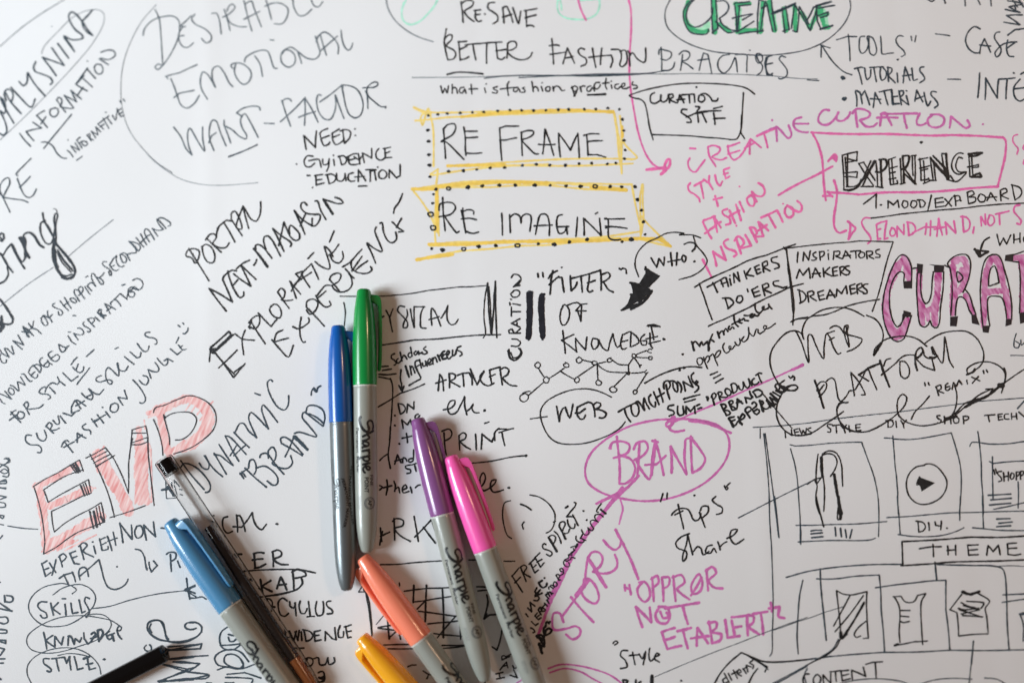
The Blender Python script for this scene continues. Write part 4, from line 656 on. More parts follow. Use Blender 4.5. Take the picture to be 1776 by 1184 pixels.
1085 380 1060 380 1070 405 1095 415 1085 440 1065 440;-1120 385 1125 445;-1170 385 1175 445;-1120 415 1175 410;1210 390 1195 410 1205 440 1235 435 1240 405 1215 388;-1275 390 1280 445;1275 385 1320 390 1315 410 1280 420;*5 1130 405 1220 385
# word|k|2.8|small handwriting TECH at the right edge
-1450 378 1535 372;-1480 378 1490 428;-1560 370 1565 415 1600 410;-1560 370 1595 365;-1560 390 1590 388;1645 365 1615 370 1615 405 1650 408;-1670 360 1672 408;-1710 360 1715 408;-1670 388 1715 385;-1730 350 1776 390
# wireframe|n|2.2|first drawn wireframe panel with a standing figure
@ 1340 860 4.069
# wireframe|n|2.2|left edge lines of the drawn web page layout
@ 1130 560 4.435
-835 810 835 885;-1065 935 1100 945 1350 925 1615 915;1615 915 1660 1040 1710 1180 1740 1330 1748 1500 1745 1640;1068 965 1100 1080 1120 1200 1135 1400 1142 1500 1142 1690
@ 980 640 4.036
-1390 450 1430 900 1440 1183;-1400 450 1495 1175;-1212 1040 1760 765
@ 900 860 3.552
-1540 0 1555 300 1565 600 1560 850;-1575 0 1602 255;1560 850 1558 960 1545 985
@ 1340 860 4.069
# wireframe|n|2.4|first wireframe panel base with short text marks
-165 205 400 200 805 178;180 322 400 312 640 312 700 305 725 295;-195 200 198 340;*3 270 245 300 240 345 240;*3 270 265 350 258;*3 275 292 355 285;*3 440 220 445 280;*3 478 225 485 285;*3 512 235 520 292;*3 560 235 545 295
@ 1400 640 4.718
# sketch|k|2.8|ink sketch of a standing figure in the first wireframe panel
88 695 75 800 72 900 80 960 70 1030 75 1100 100 1184;125 690 115 750 125 850 138 950 140 1050 135 1160;130 690 170 668 230 680 265 730 282 800 285 880 290 955;130 700 170 690 220 705 243 755 230 810 190 875;205 860 225 855;*5 220 860 235 960 260 1100 280 1184;240 960 250 1080 262 1184;*5 115 720 118 820 125 880;-0 940 60 900 125 885;60 900 75 935 110 890
@ 1340 860 4.069
# sketch|k|3|legs of the standing figure sketch in the first wireframe panel
305 0 320 60 340 140 360 215;*5 462 0 472 60 480 110 478 160;465 60 460 165 478 160
# wireframe|n|2.4|second wireframe panel labelled DIY
@ 1400 640 4.718
-630 562 700 565;700 570 830 575 950 562 1100 535 1178 520;-700 545 712 700 730 880 740 1000 745 1184;1178 520 1215 640 1250 780 1260 900 1255 1050 1245 1184
@ 1340 860 4.069
-880 0 890 120 900 270;-1325 0 1320 170;-805 150 1100 130 1400 115 1776 105;885 270 980 282 1100 285 1200 275 1290 250 1350 222
@ 1400 640 4.718
# play_button|k|2.8|drawn play button circle with a filled triangle
960 785 890 800 830 860 810 940 830 1030 880 1085 940 1105 1010 1095 1090 1050 1135 980 1140 910 1100 840 1050 790 990 772 960 780;#915 880 980 905 1045 930 990 965 935 1000 925 960 895 930;920 880 900 920 895 945 920 940
@ 1340 860 4.069
# word|k|3.0|handwriting DIY under the play button
-1025 180 1030 250;1010 175 1060 185 1078 215 1060 245 1030 252;-1100 185 1105 240;-1145 180 1150 205 1175 210;-1190 175 1185 235;.1230 225 1
# wireframe|n|2.6|third wireframe panel labelled SHOPPING cut off by the right edge
@ 1400 640 4.718
-1395 510 1410 620 1425 900 1440 1184;1330 630 1345 600 1500 612 1650 608 1776 590;-1515 715 1520 1060;-1490 755 1520 770 1776 750;*3 1480 1030 1665 1020;*3 1500 1068 1670 1055;*3 1490 1110 1665 1095;-1525 1145 1776 1090;-1725 920 1725 1135
@ 1340 860 4.069
-1480 0 1488 225;1410 222 1500 230 1600 240 1776 242;*3 1580 160 1675 158;*3 1595 190 1690 182;*3 1580 215 1680 208
@ 1400 640 4.718
# word|k|3.0|handwriting SHOPPING in quotation marks cut off by the right edge
1525 820 1535 860;1540 815 1550 850;1590 835 1560 840 1560 860 1585 885 1590 910 1565 918;-1605 845 1610 915;-1645 840 1645 910;-1605 880 1645 872;1670 850 1660 880 1670 900 1690 885 1690 855 1672 848;-1710 905 1710 840;1710 840 1735 840 1730 865 1712 875;-1745 900 1745 835;1745 835 1770 835 1765 860 1748 870
@ 1340 860 4.069
# box_outline|k|3.4|drawn box round the word THEME
-918 490 912 320 1400 288 1790 280;-905 490 1140 475 1400 460 1790 448
# word|k|3.2|handwriting THEME in capitals in its box
-1035 370 1130 355 1190 355;-1130 340 1135 425;-1235 350 1238 412;-1290 345 1292 412;-1230 382 1290 378;-1375 345 1382 415 1450 412;-1375 345 1450 342;-1378 380 1445 375;-1510 415 1520 348 1555 390 1592 345 1605 412;-1655 335 1660 410;1660 410 1710 415 1750 408;-1655 335 1720 330;-1658 370 1722 365
# wireframe|n|2.8|lower row of drawn panels holding shirt sketches
95 572 250 530 450 500 700 482 905 480;*2.8 1160 482 1400 488 1560 492 1620 510 1640 560 1650 700 1655 900 1668 1080;*3 -335 512 345 700 378 1015;-310 582 470 580 600 562 752 555;-752 555 765 800 790 1100;-725 645 1000 610 1222 592;-1222 592 1222 800 1250 1080;*3 -1145 465 1158 595;-0 1168 160 1160 400 1130 780 1100 1250 1085 1776 1082;-1625 695 1776 688;-1620 748 1776 725
-1740 830 1770 820;1745 830 1768 900 1768 1020;*1.6 1600 492 1700 490 1776 495
213 592 190 700 178 850 172 1000 180 1110;*4 -1775 830 1745 832
@ 1340 860 4.069
# sketch|k|2.8|drawn hatched vest shape in the lower left panel
450 665 500 690 560 695 610 685 665 672;450 665 465 800 475 900 480 990;-665 672 665 850 675 1000 640 1002;-545 700 430 915;-640 700 440 955;*4 -645 750 500 990;660 880 600 930 575 975 590 995 620 985;*6 480 960 485 1000 520 970;475 1010 450 1060 380 1120 300 1160 240 1190
# line|n|1.6|thin slanting line running to the vest sketch
-0 945 170 885 360 820 495 780
@ 900 860 3.552
-1776 745 1500 845 1200 960 835 1112
@ 1340 860 4.069
# sketch|k|2.8|drawn dress shape in the middle lower panel
-850 708 900 705;905 705 930 740 965 750 1000 740 1020 705;-1020 700 1080 685;860 712 890 770 898 850 892 950 898 1030;1080 688 1050 740 1045 820 1050 920 1058 1045;-870 1050 1000 1025 1092 1020;*4 -860 1052 885 1042;905 805 940 805 970 805;905 845 960 850;900 880 920 890 965 882
# sketch|k|2.8|drawn t-shirt shape in the right lower panel
-1335 690 1250 800 1300 820 1312 985 1518 970;1450 685 1530 740 1500 790 1510 850 1520 960;*4 1335 675 1380 690 1455 675;*4 -1340 670 1400 695 1460 670;*3 1330 750 1380 775 1430 785;*3 1370 740 1490 755 1470 790;*3 1310 790 1350 800 1455 790;1330 830 1460 800;*3 1320 800 1470 850;*3 1340 840 1480 850;-1345 770 1450 800
# line|n|2.4|short vertical line under the t-shirt sketch
-1415 1020 1405 1180
@ 980 640 4.036
# oval|k|2.6|black oval round the lower word WEB
@ 900 640 7.895
1265 382 1160 330 1050 290 940 270 840 270 720 285 590 325 480 375 390 430 320 510 293 590 298 670 325 760 370 860 420 930 490 985 580 1018 700 1028 840 1022 980 995 1100 955 1220 905 1330 845 1410 780 1455 718;-155 680 385 648
# word|k|3.6|handwriting WEB in the lower black oval
-515 510 550 715;550 715 565 620 600 540 635 520;635 520 660 600 695 665 720 580 738 480;800 515 790 590 810 650 850 688 890 670 908 630;-770 600 830 600 908 540;810 515 880 480 950 452 1000 470 1030 550 1040 650;1020 490 1060 455 1115 470 1110 510 1040 550;1040 545 1120 560 1180 590 1195 620 1160 665 1100 665
@ 980 640 4.036
# word|q|4.4|large pink handwriting BRAND in the pink oval
-362 470 380 640 380 800;-310 550 320 555;315 550 330 515 400 505 450 530 440 580 380 610 340 620;380 600 460 630 490 690 470 760 420 800 380 800;520 520 515 620 505 750;480 560 500 520 560 505 580 550 550 600 485 635;500 640 530 700 590 770 600 740;-600 750 630 495 690 740;610 500 650 510;-560 670 640 665 705 605;-745 725 740 545 850 735;850 735 835 620 840 530 845 490 890 480;-880 470 890 725;890 490 950 570 980 630 950 690 890 725;*5 -740 540 748 700;*5 -605 740 630 510
# oval|q|4.0|large pink oval round the pink word BRAND
760 350 640 355 450 400 300 480 180 590 140 700 160 790 250 860 380 900 550 922 720 905 880 850 1010 770 1110 660 1148 560 1140 470 1080 400 960 360 830 348 740 352;*5 870 362 1000 380 1160 445
# arrow|q|5|pink double line from the oval BRAND down to the left
-515 745 370 890;*5 -430 830 220 940;*7 400 830 330 920
@ 900 860 3.552
-600 0 470 170 330 370 200 640 120 850;*2.5 -590 5 500 120 380 280 290 430 170 680
# highlight|H|9|wide pink highlighter band beside the word STORY
*7 -600 5 520 100 400 260 300 400;*4 -300 400 190 620 130 820;*3.4 625 20 640 80 630 120 618 170
# word|q|4.4|large pink slanting handwriting STORY
275 775 250 720 215 720 205 770 215 820 290 815 350 800 378 820 370 860 330 880 290 850;-270 735 430 520;-320 620 460 775;*6 -350 610 430 510;400 530 385 590 420 640 470 660 492 630 470 550 430 510 400 510 405 560;-405 540 425 375 540 560;425 380 450 345 490 345 515 380 500 430 455 465;455 465 500 475 560 470 600 440 605 400 590 360;*5 -430 390 535 560;520 270 555 310 590 330 620 310 630 270;*5 -595 205 640 290 735 510
# word|q|4.4|pink handwriting OPPRØR in quotation marks
650 545 655 580;-680 545 690 605;650 560 680 570;760 530 730 570 740 620 775 650 805 620 800 560 770 525 740 530;-820 500 830 645;815 510 850 490 860 530 830 560;-880 500 890 645;880 500 925 500 920 550 885 570;-950 490 965 645;945 500 1000 485 1020 530 975 570 1000 600 1050 635;1110 480 1080 510 1060 560 1075 600 1110 590 1130 540 1110 480;-1060 610 1125 500;-1155 450 1165 580;1150 460 1190 435 1215 470 1170 520 1200 560 1255 568
# word|q|5.0|pink handwriting NOT
-760 805 720 680 815 775 805 685;860 690 840 730 860 775 910 780 930 730 910 685 860 680;870 710 890 750 920 740 910 715;-900 690 1110 655;-1010 680 1040 785
# word|q|5.0|pink handwriting ETABLERT with a closing quotation mark
-880 835 915 940 1000 920;-880 835 960 810;-900 885 960 865;-975 830 1060 810;-1010 820 1040 935;-1095 920 1100 810 1165 905;-1060 875 1170 860;-1170 770 1190 905;1165 780 1215 775 1215 810 1185 835 1245 850 1240 885 1190 905;-1270 760 1285 870;-1285 870 1360 860;-1310 765 1330 860;-1310 745 1420 730;-1320 810 1370 800;-1405 740 1410 855;1400 735 1445 740 1440 780 1415 800 1480 850;-1440 725 1530 710;-1490 720 1505 850;-1550 655 1560 710;-1540 690 1605 680;1605 680 1600 740 1635 750
# word|k|3.2|handwriting tips in quotation marks
960 115 1010 90;-1000 75 1000 75
@ 980 640 4.036
685 870 668 925;715 865 712 905;745 1020 760 1000 800 975 855 978 880 1010 890 1040 910 1060 940 1045 950 1010;-790 945 830 1115;940 1000 980 1105;945 990 960 960 1000 960 1000 1000 960 1040;.905 882 1.2;1055 890 1030 915 1060 945 1100 970 1095 1005 1060 1015;1115 815 1130 845 1140 830 1130 820 1155 795
@ 900 860 3.552
# word|k|3.2|handwriting share under the word tips
1050 230 1000 250 965 290 980 320 1030 340 1030 380 1010 400 1010 360 1030 300 1040 240;1040 240 1070 360;1075 340 1100 310 1120 320 1135 360 1170 340;1190 300 1160 310 1150 345 1180 350 1200 320 1215 345;-1225 280 1240 330;1235 315 1260 290 1280 280;1280 260 1320 240 1345 205 1310 210 1300 250 1330 295 1385 265
# word|k|3.2|handwriting Style at the bottom
580 905 595 890 610 900 590 915;670 950 635 950 625 980 655 1010 665 1050 625 1060;-700 960 715 1035;-680 980 740 975;740 970 760 1000 775 965;-780 955 765 1035;805 935 800 980 810 1015 830 1000;835 990 865 975 850 965 835 1000 865 1020
# word|k|4|cut-off handwriting at the bottom edge under Style
-640 1130 650 1184;640 1130 670 1135 655 1155;*6 820 1105 815 1184;-720 1130 720 1184;750 1140 735 1150 760 1160;.1000 1135 1.2
# arc|q|3.2|two thin pink arcs at the bottom edge
180 1060 260 1035 380 1045 480 1070 560 1100 630 1150 660 1190;190 1085 280 1060 380 1080 450 1120 520 1160 545 1190
# word|k|3|cut-off handwriting diteres on a slanting tag
1275 1115 1255 1130 1265 1150 1290 1140;-1265 1090 1295 1145;-1290 1090 1310 1130;-1320 1070 1345 1120;-1310 1095 1345 1075;1345 1090 1370 1080 1355 1065 1345 1090 1370 1105;-1380 1060 1400 1090;1385 1065 1400 1050;-1410 1080 1400 1040 1430 1050;1440 1010 1420 1025 1445 1040 1440 1060
# box_outline|k|3.2|slanting tag outline round the word diteres
1205 1151 1240 1090 1300 1020 1370 962;-1370 962 1450 1000 1530 1050 1515 1080;1470 1060 1440 1100 1415 1151;-1410 980 1500 1035
1440 990 1500 1015 1600 1020 1776 1005
# line|n|2.6|two slanting dark lines at the bottom right
-1776 1045 1560 1165;1776 1060 1758 1100 1770 1151
@ 1300 1030 3.731
# word|k|3.2|handwriting CONTENT at the bottom edge
385 515 360 515 345 550 355 590;430 520 412 545 420 580 450 575 460 540 440 518 425 522;-480 580 475 520 525 575 525 510;-520 500 590 492;-555 500 560 560;-590 495 600 560 650 545;-590 495 640 490;-595 525 640 515;-665 550 660 490 750 530 735 470;-752 452 800 438 860 435;-812 440 818 545
# arc|n|2.2|thin arc under the word CONTENT
590 575 680 555 800 545 900 550 980 562 1030 580;1100 580 1200 552 1320 542 1440 548;1520 540 1600 548 1660 580
# line|n|2.4|slanting line crossing beside the drawn tag
-150 575 470 400;470 400 540 350 575 290;-0 400 60 440 120 485;50 425 150 440 250 435 430 412;-1450 300 1420 580
@ 620 470 4.036
# frame|k|2.4|hand drawn box round the partly hidden word PHYSICAL
-130 175 250 170 500 135 700 112 905 102;910 85 890 200 885 330 895 440 880 468;*3 -910 85 935 440 965 72 975 465;-920 110 940 440 955 150;*2.8 -170 518 400 482 700 460 1000 445
# word|k|3.0|letters YSICAL of the word PHYSICAL beside the green marker
-170 325 185 315;-200 275 225 325 248 265;-225 325 245 425;330 250 295 245 280 275 310 310 350 360 345 395 320 395 325 360 350 310 345 270;-395 250 470 250;-370 265 395 395;-395 260 398 395;465 250 445 290 440 350 445 395 480 400;520 378 515 320 520 258 550 300 582 385;-500 340 572 318;632 242 610 290 585 330;632 242 625 300 632 350 655 375 682 370 705 338
# word|k|3.2|small handwriting Scholars
@ 670 590 5.843
85 135 55 150 50 180 80 200 100 230 90 250 80 250;120 185 105 200 110 230 135 225 150 200;-140 120 160 210;160 180 180 150 210 190;230 130 220 155 240 175 260 150 250 125 230 130;-245 70 262 160;300 110 280 130 295 150 315 125 310 110 330 145;325 110 335 135 365 120;400 65 375 90 400 105 415 125 390 140 365 135
@ 620 470 4.036
# word|k|3.4|small slanting handwriting Influencers
@ 670 590 5.843
*4 -195 260 230 370;-240 260 255 350;245 290 260 260 290 330;340 200 300 210 290 240 320 320 350 375;-290 275 335 250;-335 195 355 280;365 230 375 265 400 250 395 210;400 215 415 260;430 235 455 205 440 185 420 210 435 250 465 235;-475 240 465 180;470 195 495 170 515 220;*3.8 -520 150 545 205;530 170 570 130 575 160;*3.8 590 110 560 130 575 190 610 180;-575 150 600 140;620 150 640 125 625 105 610 140 630 190 665 160;670 100 675 160 700 140 710 95;755 60 720 75 720 100 760 120 765 145 745 160
@ 620 470 4.036
# mark|k|3.2|short strokes right of the green marker cap
-170 668 215 665;-175 695 238 685;150 722 210 725 270 718;-150 740 225 755
# arrow|k|3.4|small arrow pointing down below Scholars
305 690 300 750 310 800 310 835;-290 800 312 840 325 805
-360 800 440 755
# line|k|2.8|slanting line and bracket right of the green marker
-145 950 300 855 470 790;230 750 245 800 242 950 225 1184
# word|k|3.4|handwriting ARTIKLER
@ 670 590 5.843
-525 510 540 345;540 345 565 380 580 510;-500 435 605 400;-640 480 635 335;635 340 670 335 700 355 690 390 650 410 745 470;-720 355 770 335 840 330;-775 345 785 465;840 330 865 380 870 450;-850 290 920 450;-920 450 960 370 990 310;990 310 950 370 970 430 1030 460 1090 435;-1045 300 1065 430;-1050 300 1155 270;-1045 370 1100 345;-1150 270 1175 450;1150 300 1200 275 1240 300 1225 350 1180 380 1210 420 1260 455 1320 462
@ 620 470 4.036
# word|k|3.2|handwriting etc. under ARTIKLER
600 970 650 960 680 930 680 905 650 910 630 960 650 1000 690 990 720 940 745 890 750 875 750 940 765 1005;765 980 790 960 810 930 800 960 820 990 850 990;.890 975 1.6
# word|k|3.2|bulleted handwriting DN beside the bracket
.262 1010 1.2;-285 930 300 1000;285 925 320 935 335 965 320 990 300 1000;-345 990 350 930 395 965 395 915
# word|k|3.2|bulleted handwriting ME partly under the purple marker
.262 1080 1.2;-320 1100 310 1040 350 1075 370 1040 385 1080;425 1000 405 1010 405 1030 420 1030 435 1010
@ 640 740 4.036
# word|k|3.2|handwriting AND ST partly under the purple marker
.212 118 1.2;-230 80 298 65;-262 45 270 110;-180 260 200 195 225 250;-180 240 230 225;235 250 240 215 260 225 265 240;310 220 280 225 280 245 305 240 312 160;290 265 255 275 260 290 290 300 290 320 265 325;-300 265 330 255;-320 270 330 310;*2.6 75 235 100 210 130 190;150 0 145 100 135 200 150 290
# word|k|3.4|handwriting ther between the green and purple markers
75 410 95 420 75 440;-100 425 160 410;125 370 130 420 120 475;175 380 185 410 180 450;185 435 205 420 215 460;235 440 265 425 255 405 235 425 240 460 280 450;290 420 300 460;325 425 340 410 358 405
# word|k|3.4|letters le ending a word beside the pink marker
765 430 800 400 815 350 800 320 780 350 780 420 800 445 840 430 880 395 890 370 860 375 850 420 870 455 910 450 940 440;.978 425 1.4
# word|k|3.2|handwriting PRINT right of the purple marker
-525 40 540 195;510 30 560 15 580 40 570 75 535 95;-630 60 635 160;630 60 660 40 680 55 670 85 640 100 680 140 710 155;-745 50 750 160;-785 155 790 50 860 105 880 60;880 95 880 40 910 10;-910 40 1010 10;-930 40 950 130;-900 15 960 15;890 1062 892 1062
@ 620 470 4.036
-890 1065 918 1055
@ 640 740 4.036
# line|k|2.8|line under the word PRINT
700 255 850 240 1000 210 1100 200;.1097 201 1.6
# sketch|k|2.6|drawn open circle with two small marks right of the pink marker
990 515 950 530 935 600 945 690 970 760 998 780;1125 475 1190 490 1260 540 1300 610 1295 680 1270 725 1240 742;*3 1060 540 1100 555 1135 580;*3 1085 665 1072 685 1080 712;-1290 665 1305 660
# word|k|3.4|handwriting ARKE between the green and purple markers
-75 825 95 730;-80 705 90 800;-80 765 145 735;-175 640 180 790;165 660 190 640 240 655 235 690 180 710 220 760 290 800;-315 625 345 800;-435 650 320 770;-380 700 465 812;440 650 460 720
# line|k|2.8|long line passing under the purple and pink markers
80 962 200 960 300 950 400 942 530 935;-700 930 760 928;-945 938 1020 938
# word|k|3.0|slanting handwriting FREE SPIRIT beside the pink arrow line
@ 640 740 4.036
-1075 1155 1000 1040;-1000 1045 1050 985;-1020 1090 1060 1050;-1100 1080 1060 980;1060 980 1085 965 1105 980 1085 1020 1130 1050;-1130 950 1160 1020 1185 1000;-1120 960 1160 920;-1145 985 1170 965;-1165 920 1200 980 1225 950;-1160 915 1195 880;-1175 945 1210 925
@ 930 860 8.96
150 750 120 735 95 770 110 810 180 835 235 865 245 900 210 930 160 900;*4 -320 860 190 640;190 640 230 605 290 620 300 670 270 730;280 545 320 580 360 650 385 730;*3.6 -455 665 355 470;355 460 370 410 430 395 450 430 420 500 400 560;410 570 460 580 500 560 515 510;485 365 490 420 530 490 580 500 600 470 600 430;-650 455 565 290;470 320 540 315 565 320;470 320 540 230 605 150 615 110 590 95;*4 -455 180 490 155;.733 230 1.1
@ 640 740 4.036
# word|k|2.6|slanting handwriting morsom-GLIMT along the pink highlighter
@ 930 860 8.96
*4 -615 795 640 745;620 620 615 670 660 710 720 720 745 690 700 650;-680 660 720 590;-700 650 770 685;700 520 730 580 780 605 820 570 800 490;800 490 830 520 870 535 890 500 850 440 840 390 880 370 960 400;960 400 910 340 910 300 950 280 1000 285 1040 320;1010 115 960 180 935 240 965 250;*3.6 -1000 205 1080 270;.785 370 1.1
@ 815 936 4.773
-835 60 880 45;812 165 835 160 838 140 870 150;808 175 780 170 775 195 800 220 825 215 818 185;820 120 850 100 870 80;782 165 820 140 812 120 848 128 838 100 862 90 855 68;775 250 760 232 745 240 750 258 775 262 770 280 750 290;-738 335 712 290;712 290 730 282 745 300 728 318 752 330;700 345 690 365 705 385 722 372 715 350 700 345;-690 440 640 430;655 405 650 390 668 385 690 402;668 385 668 372 680 372 700 390;-655 525 640 490
@ 640 740 4.036
# word|n|2.4|slanting handwriting NEW WAY at the left edge
@ 0 600 8.96
0 60 30 110 140 175;10 120 0 180 40 260 90 260 100 210;-140 175 70 40;70 35 110 40 150 80 215 130 180 0
@ 0 400 4.036
-155 830 90 770 165 800 125 730;-205 745 160 670 235 735;-185 705 225 680
@ 0 480 8.96
-360 790 430 930;360 790 400 800 460 840 500 900;-440 720 500 800 520 690;500 800 570 820 640 885;-340 850 470 870
@ 0 400 4.036
# word|n|2.4|slanting handwriting KNOWLEDGE & INSPIRATION
@ 0 600 8.96
-0 740 180 825 75 700;0 820 40 880 80 896;150 650 130 690 170 750 210 750 220 700 190 660 150 650;160 610 200 620 290 695 270 560;270 555 320 570 390 605 320 480;335 435 370 435 420 500 470 550 500 540;-440 410 500 480;450 390 470 340 515 300;500 470 540 500 580 480 585 440;-490 450 540 400;515 300 570 350 620 415;515 300 590 285 635 320 635 380 620 415;660 180 620 210 620 260 670 310 740 325 765 290 740 220;-680 300 740 240 810 290;810 80 770 100 745 140 790 190;750 140 800 210 860 240 910 210 925 160 890 130;-790 190 880 130;920 0 930 60 970 95 1010 70 1050 0
@ 90 520 8.96
105 690 120 760 150 805 185 800 220 750 265 710;105 690 160 720 220 745
@ 0 400 4.036
# word|n|2.6|slanting handwriting STYLE with a short underline
@ 0 600 8.96
700 635 660 645 605 710 640 740 720 745 775 770 785 800 750 825;700 715 720 650 790 580 830 570 890 595 920 550 890 475;-770 640 860 735;-920 540 1010 610;-975 415 1110 545 1215 465;-1200 175 1150 220 1105 290;1130 330 1180 380 1240 415 1290 380 1300 320;-1180 370 1215 280;1195 595 1240 530 1330 420 1390 340
@ 0 400 4.036
-605 880 658 832
# word|n|2.6|slanting handwriting SKILLS after the word SURVIVAL
@ 150 560 7.467
190 680 140 700 120 740 170 765 240 745 300 735 335 760 320 790 290 785 265 750 250 700 250 620 280 575 330 610 415 685 415 600 400 520;*3.4 -400 520 415 600;415 600 450 620 500 620 540 560;370 335 410 315;-490 435 615 535;-565 375 650 450;650 450 690 440 705 380;-655 265 740 370;740 370 790 360 810 300;820 120 770 125 755 155 800 185 870 195 910 225 905 275 885 275
@ 0 400 4.036
# word|n|2.6|slanting handwriting JUNGLE in quotation marks after FASHION
@ 150 560 7.467
600 735 660 800 720 880 760 960 760 1010 720 1040 690 1030;680 740 730 790 770 800 800 760 790 700 730 680;-835 715 795 600;795 600 870 630 930 625 935 580 885 510;915 455 950 500 1010 550 1045 530 1055 460;-1005 490 1050 460 1120 500;-1085 335 1175 410 1225 370;-1195 185 1160 260;-1190 285 1240 350 1290 340;-1210 320 1240 295;-1185 30 1215 50;-1245 0 1262 15;1315 65 1310 100 1270 140 1250 135
@ 0 400 4.036
# word|K|4.5|bold black strokes at the left edge below the brush word
0 480 30 520 70 580 90 620 80 650 40 655 0 640;*8 0 650 20 660 0 700;*5 -10 600 10 640
# word|k|3.0|bold outlined letter E starting the word EXPLORATIVE
-1600 705 1475 815 1465 915;-1620 725 1500 840;-1475 815 1635 1028;-1500 850 1640 1005;-1635 1028 1715 930;-1640 990 1710 940;-1530 960 1660 835;-1600 705 1615 725;1480 830 1510 825 1500 860
@ 0 560 4.036
# word|n|2.8|slanting handwriting FOR before the word STYLE
-145 695 75 620;75 640 90 620 110 610;-65 680 125 635;130 620 120 650 140 670 165 660 170 635 150 620 130 622;-205 640 165 570;165 575 185 550 200 570 190 600 230 600 280 590 302 570
# word|n|2.8|slanting handwriting SURVIVAL
220 785 185 785 178 820 210 850 270 855 290 880 285 905 262 905;255 770 270 810 305 825 325 800 310 750;-375 770 320 720;320 725 345 695 365 715 350 745 380 750 415 735;370 680 400 710 415 700 405 650;-420 650 460 700;-440 630 500 650 520 630;-555 610 500 630 500 580;500 590 530 540 600 580;-565 600 530 545;-530 580 590 545;-600 520 640 500;570 490 600 520 640 535 650 510 620 460;620 460 660 490 690 500 725 465
# word|n|2.8|slanting handwriting FASHION
-510 905 450 830;430 865 440 840 465 820 480 830;-445 870 520 830;-540 835 540 770 600 805;-530 820 575 780;600 705 575 725 590 745 630 750 635 775;-680 725 640 670;-725 700 680 640;-660 695 700 665;-770 660 740 620;-650 690 740 640;775 580 770 610 800 625 825 605 825 570 800 560 775 575;.718 590 1;-860 575 825 520 890 530 870 470
# letter_fill|r|13|red pencil shading inside the large letters EVP
@ 0 760 4.435
*12 -270 370 450 290 600 200;*15 300 370 320 500 340 650 360 860;*13 -380 520 500 470 690 390;*18 -370 830 500 760 780 600;*8 -360 860 560 790;*20 755 120 820 250 920 420 990 560;*17 1075 20 1070 250 1080 480;*12 1130 50 1110 300 1130 490;*10 780 100 880 300 1000 500;*9 730 110 760 250;*6 300 530 320 600
@ 0 560 4.036
*14 1090 610 1200 570 1320 530 1420 580 1470 660 1440 760 1350 850 1215 895;*12 1380 560 1440 640 1420 740 1330 830;*14 1120 620 1140 750 1170 880 1190 920;*11 -970 740 985 850;*8 1035 630 1100 620;*12 1350 540 1440 580
# letter_fill|r|3|red pencil hatching inside the large letters EVP
-1300 610 1360 520;-1340 620 1400 530;-1380 640 1440 560;-1400 680 1470 590;-1410 720 1500 640;-1400 760 1500 690;-1380 800 1480 750;-1250 870 1330 800;-1200 890 1290 820;-1310 840 1420 790;-1440 600 1490 550;-1025 625 1160 590;-1040 660 1200 600;-1100 620 1300 545;-1010 680 1015 740
@ 0 760 4.435
-760 130 800 60;-800 200 900 420;-830 200 960 500;-1050 100 1040 500;-1090 60 1080 480;-1120 60 1120 490;-1160 80 1165 490;-500 860 740 740;-440 860 600 780;-340 860 320 870;-680 380 735 380;-300 560 315 540;-760 520 780 640;-740 540 750 650;-980 520 990 590
# letter_outline|b|2.0|thin dark outline of the large red letters EVP
255 370 350 310 450 260 540 205 610 165;-610 165 640 250;640 240 500 290 400 350 335 395;-335 395 370 490;370 490 450 440 560 380 680 315;-680 315 700 410;700 420 640 440 560 480 480 520 395 560;-395 560 402 640 418 718;418 718 500 650 600 590 700 540 778 492;-778 492 805 640;805 640 700 680 600 720 520 770 440 830 335 888;260 370 300 500 330 650 345 790;-345 800 335 888;*4 -560 200 600 260;*3.4 -580 190 615 255;-545 210 585 265;*3 -620 360 650 440;-640 350 670 435;-655 340 685 430;*4 -720 560 745 680;*3 -690 560 720 690;-740 530 770 665;-760 520 790 640;*4 -775 600 800 640
-660 150 810 70;810 70 870 150 940 290 988 420;690 120 760 250 830 420 860 520 880 605;-845 608 1120 515;988 420 990 300 990 180 1010 40 1020 0;1135 0 1140 120 1160 300 1185 515;-705 160 830 95;-720 190 850 120;-735 215 870 140;-740 218 880 130
@ 0 560 4.036
925 745 920 800 905 950;-930 745 1020 720 1035 800;-925 770 1025 770;-915 840 1030 800;920 850 980 850 1035 830;1035 800 1040 900;1075 625 1085 595 1150 575 1230 540 1325 508 1400 525 1460 560 1505 620 1512 690 1490 750 1430 810 1350 865 1280 895 1215 915;1150 665 1200 635 1280 622 1340 630 1375 670 1360 730 1320 785 1270 815 1228 818;1145 650 1165 720 1185 800 1187 850;1075 675 1110 760 1135 860 1140 925;-1145 640 1160 665
# word|n|3.0|slanting handwriting DYNAMIC
@ 260 640 4.674
250 740 330 850 440 975;*3 255 790 270 765 310 765 380 800 450 870 490 940 480 990 450 998;440 700 480 760 530 820 590 870;400 760 430 800 470 810 480 770 450 700;-620 850 520 680;520 690 570 700 620 740 675 780;-675 780 560 610;-720 745 610 540;610 540 640 545 780 690;-680 700 780 610;-650 700 700 620;-805 635 680 510;690 510 730 440 760 440 800 500 865 555;865 555 800 390 820 350 850 370 960 485;960 485 905 320 915 290 950 320 1035 430;850 195 895 210;995 100 980 85 955 100 955 150 985 230 1040 310 1090 330 1120 290 1125 215
# word|n|3.2|slanting handwriting BRAND in quotation marks below DYNAMIC
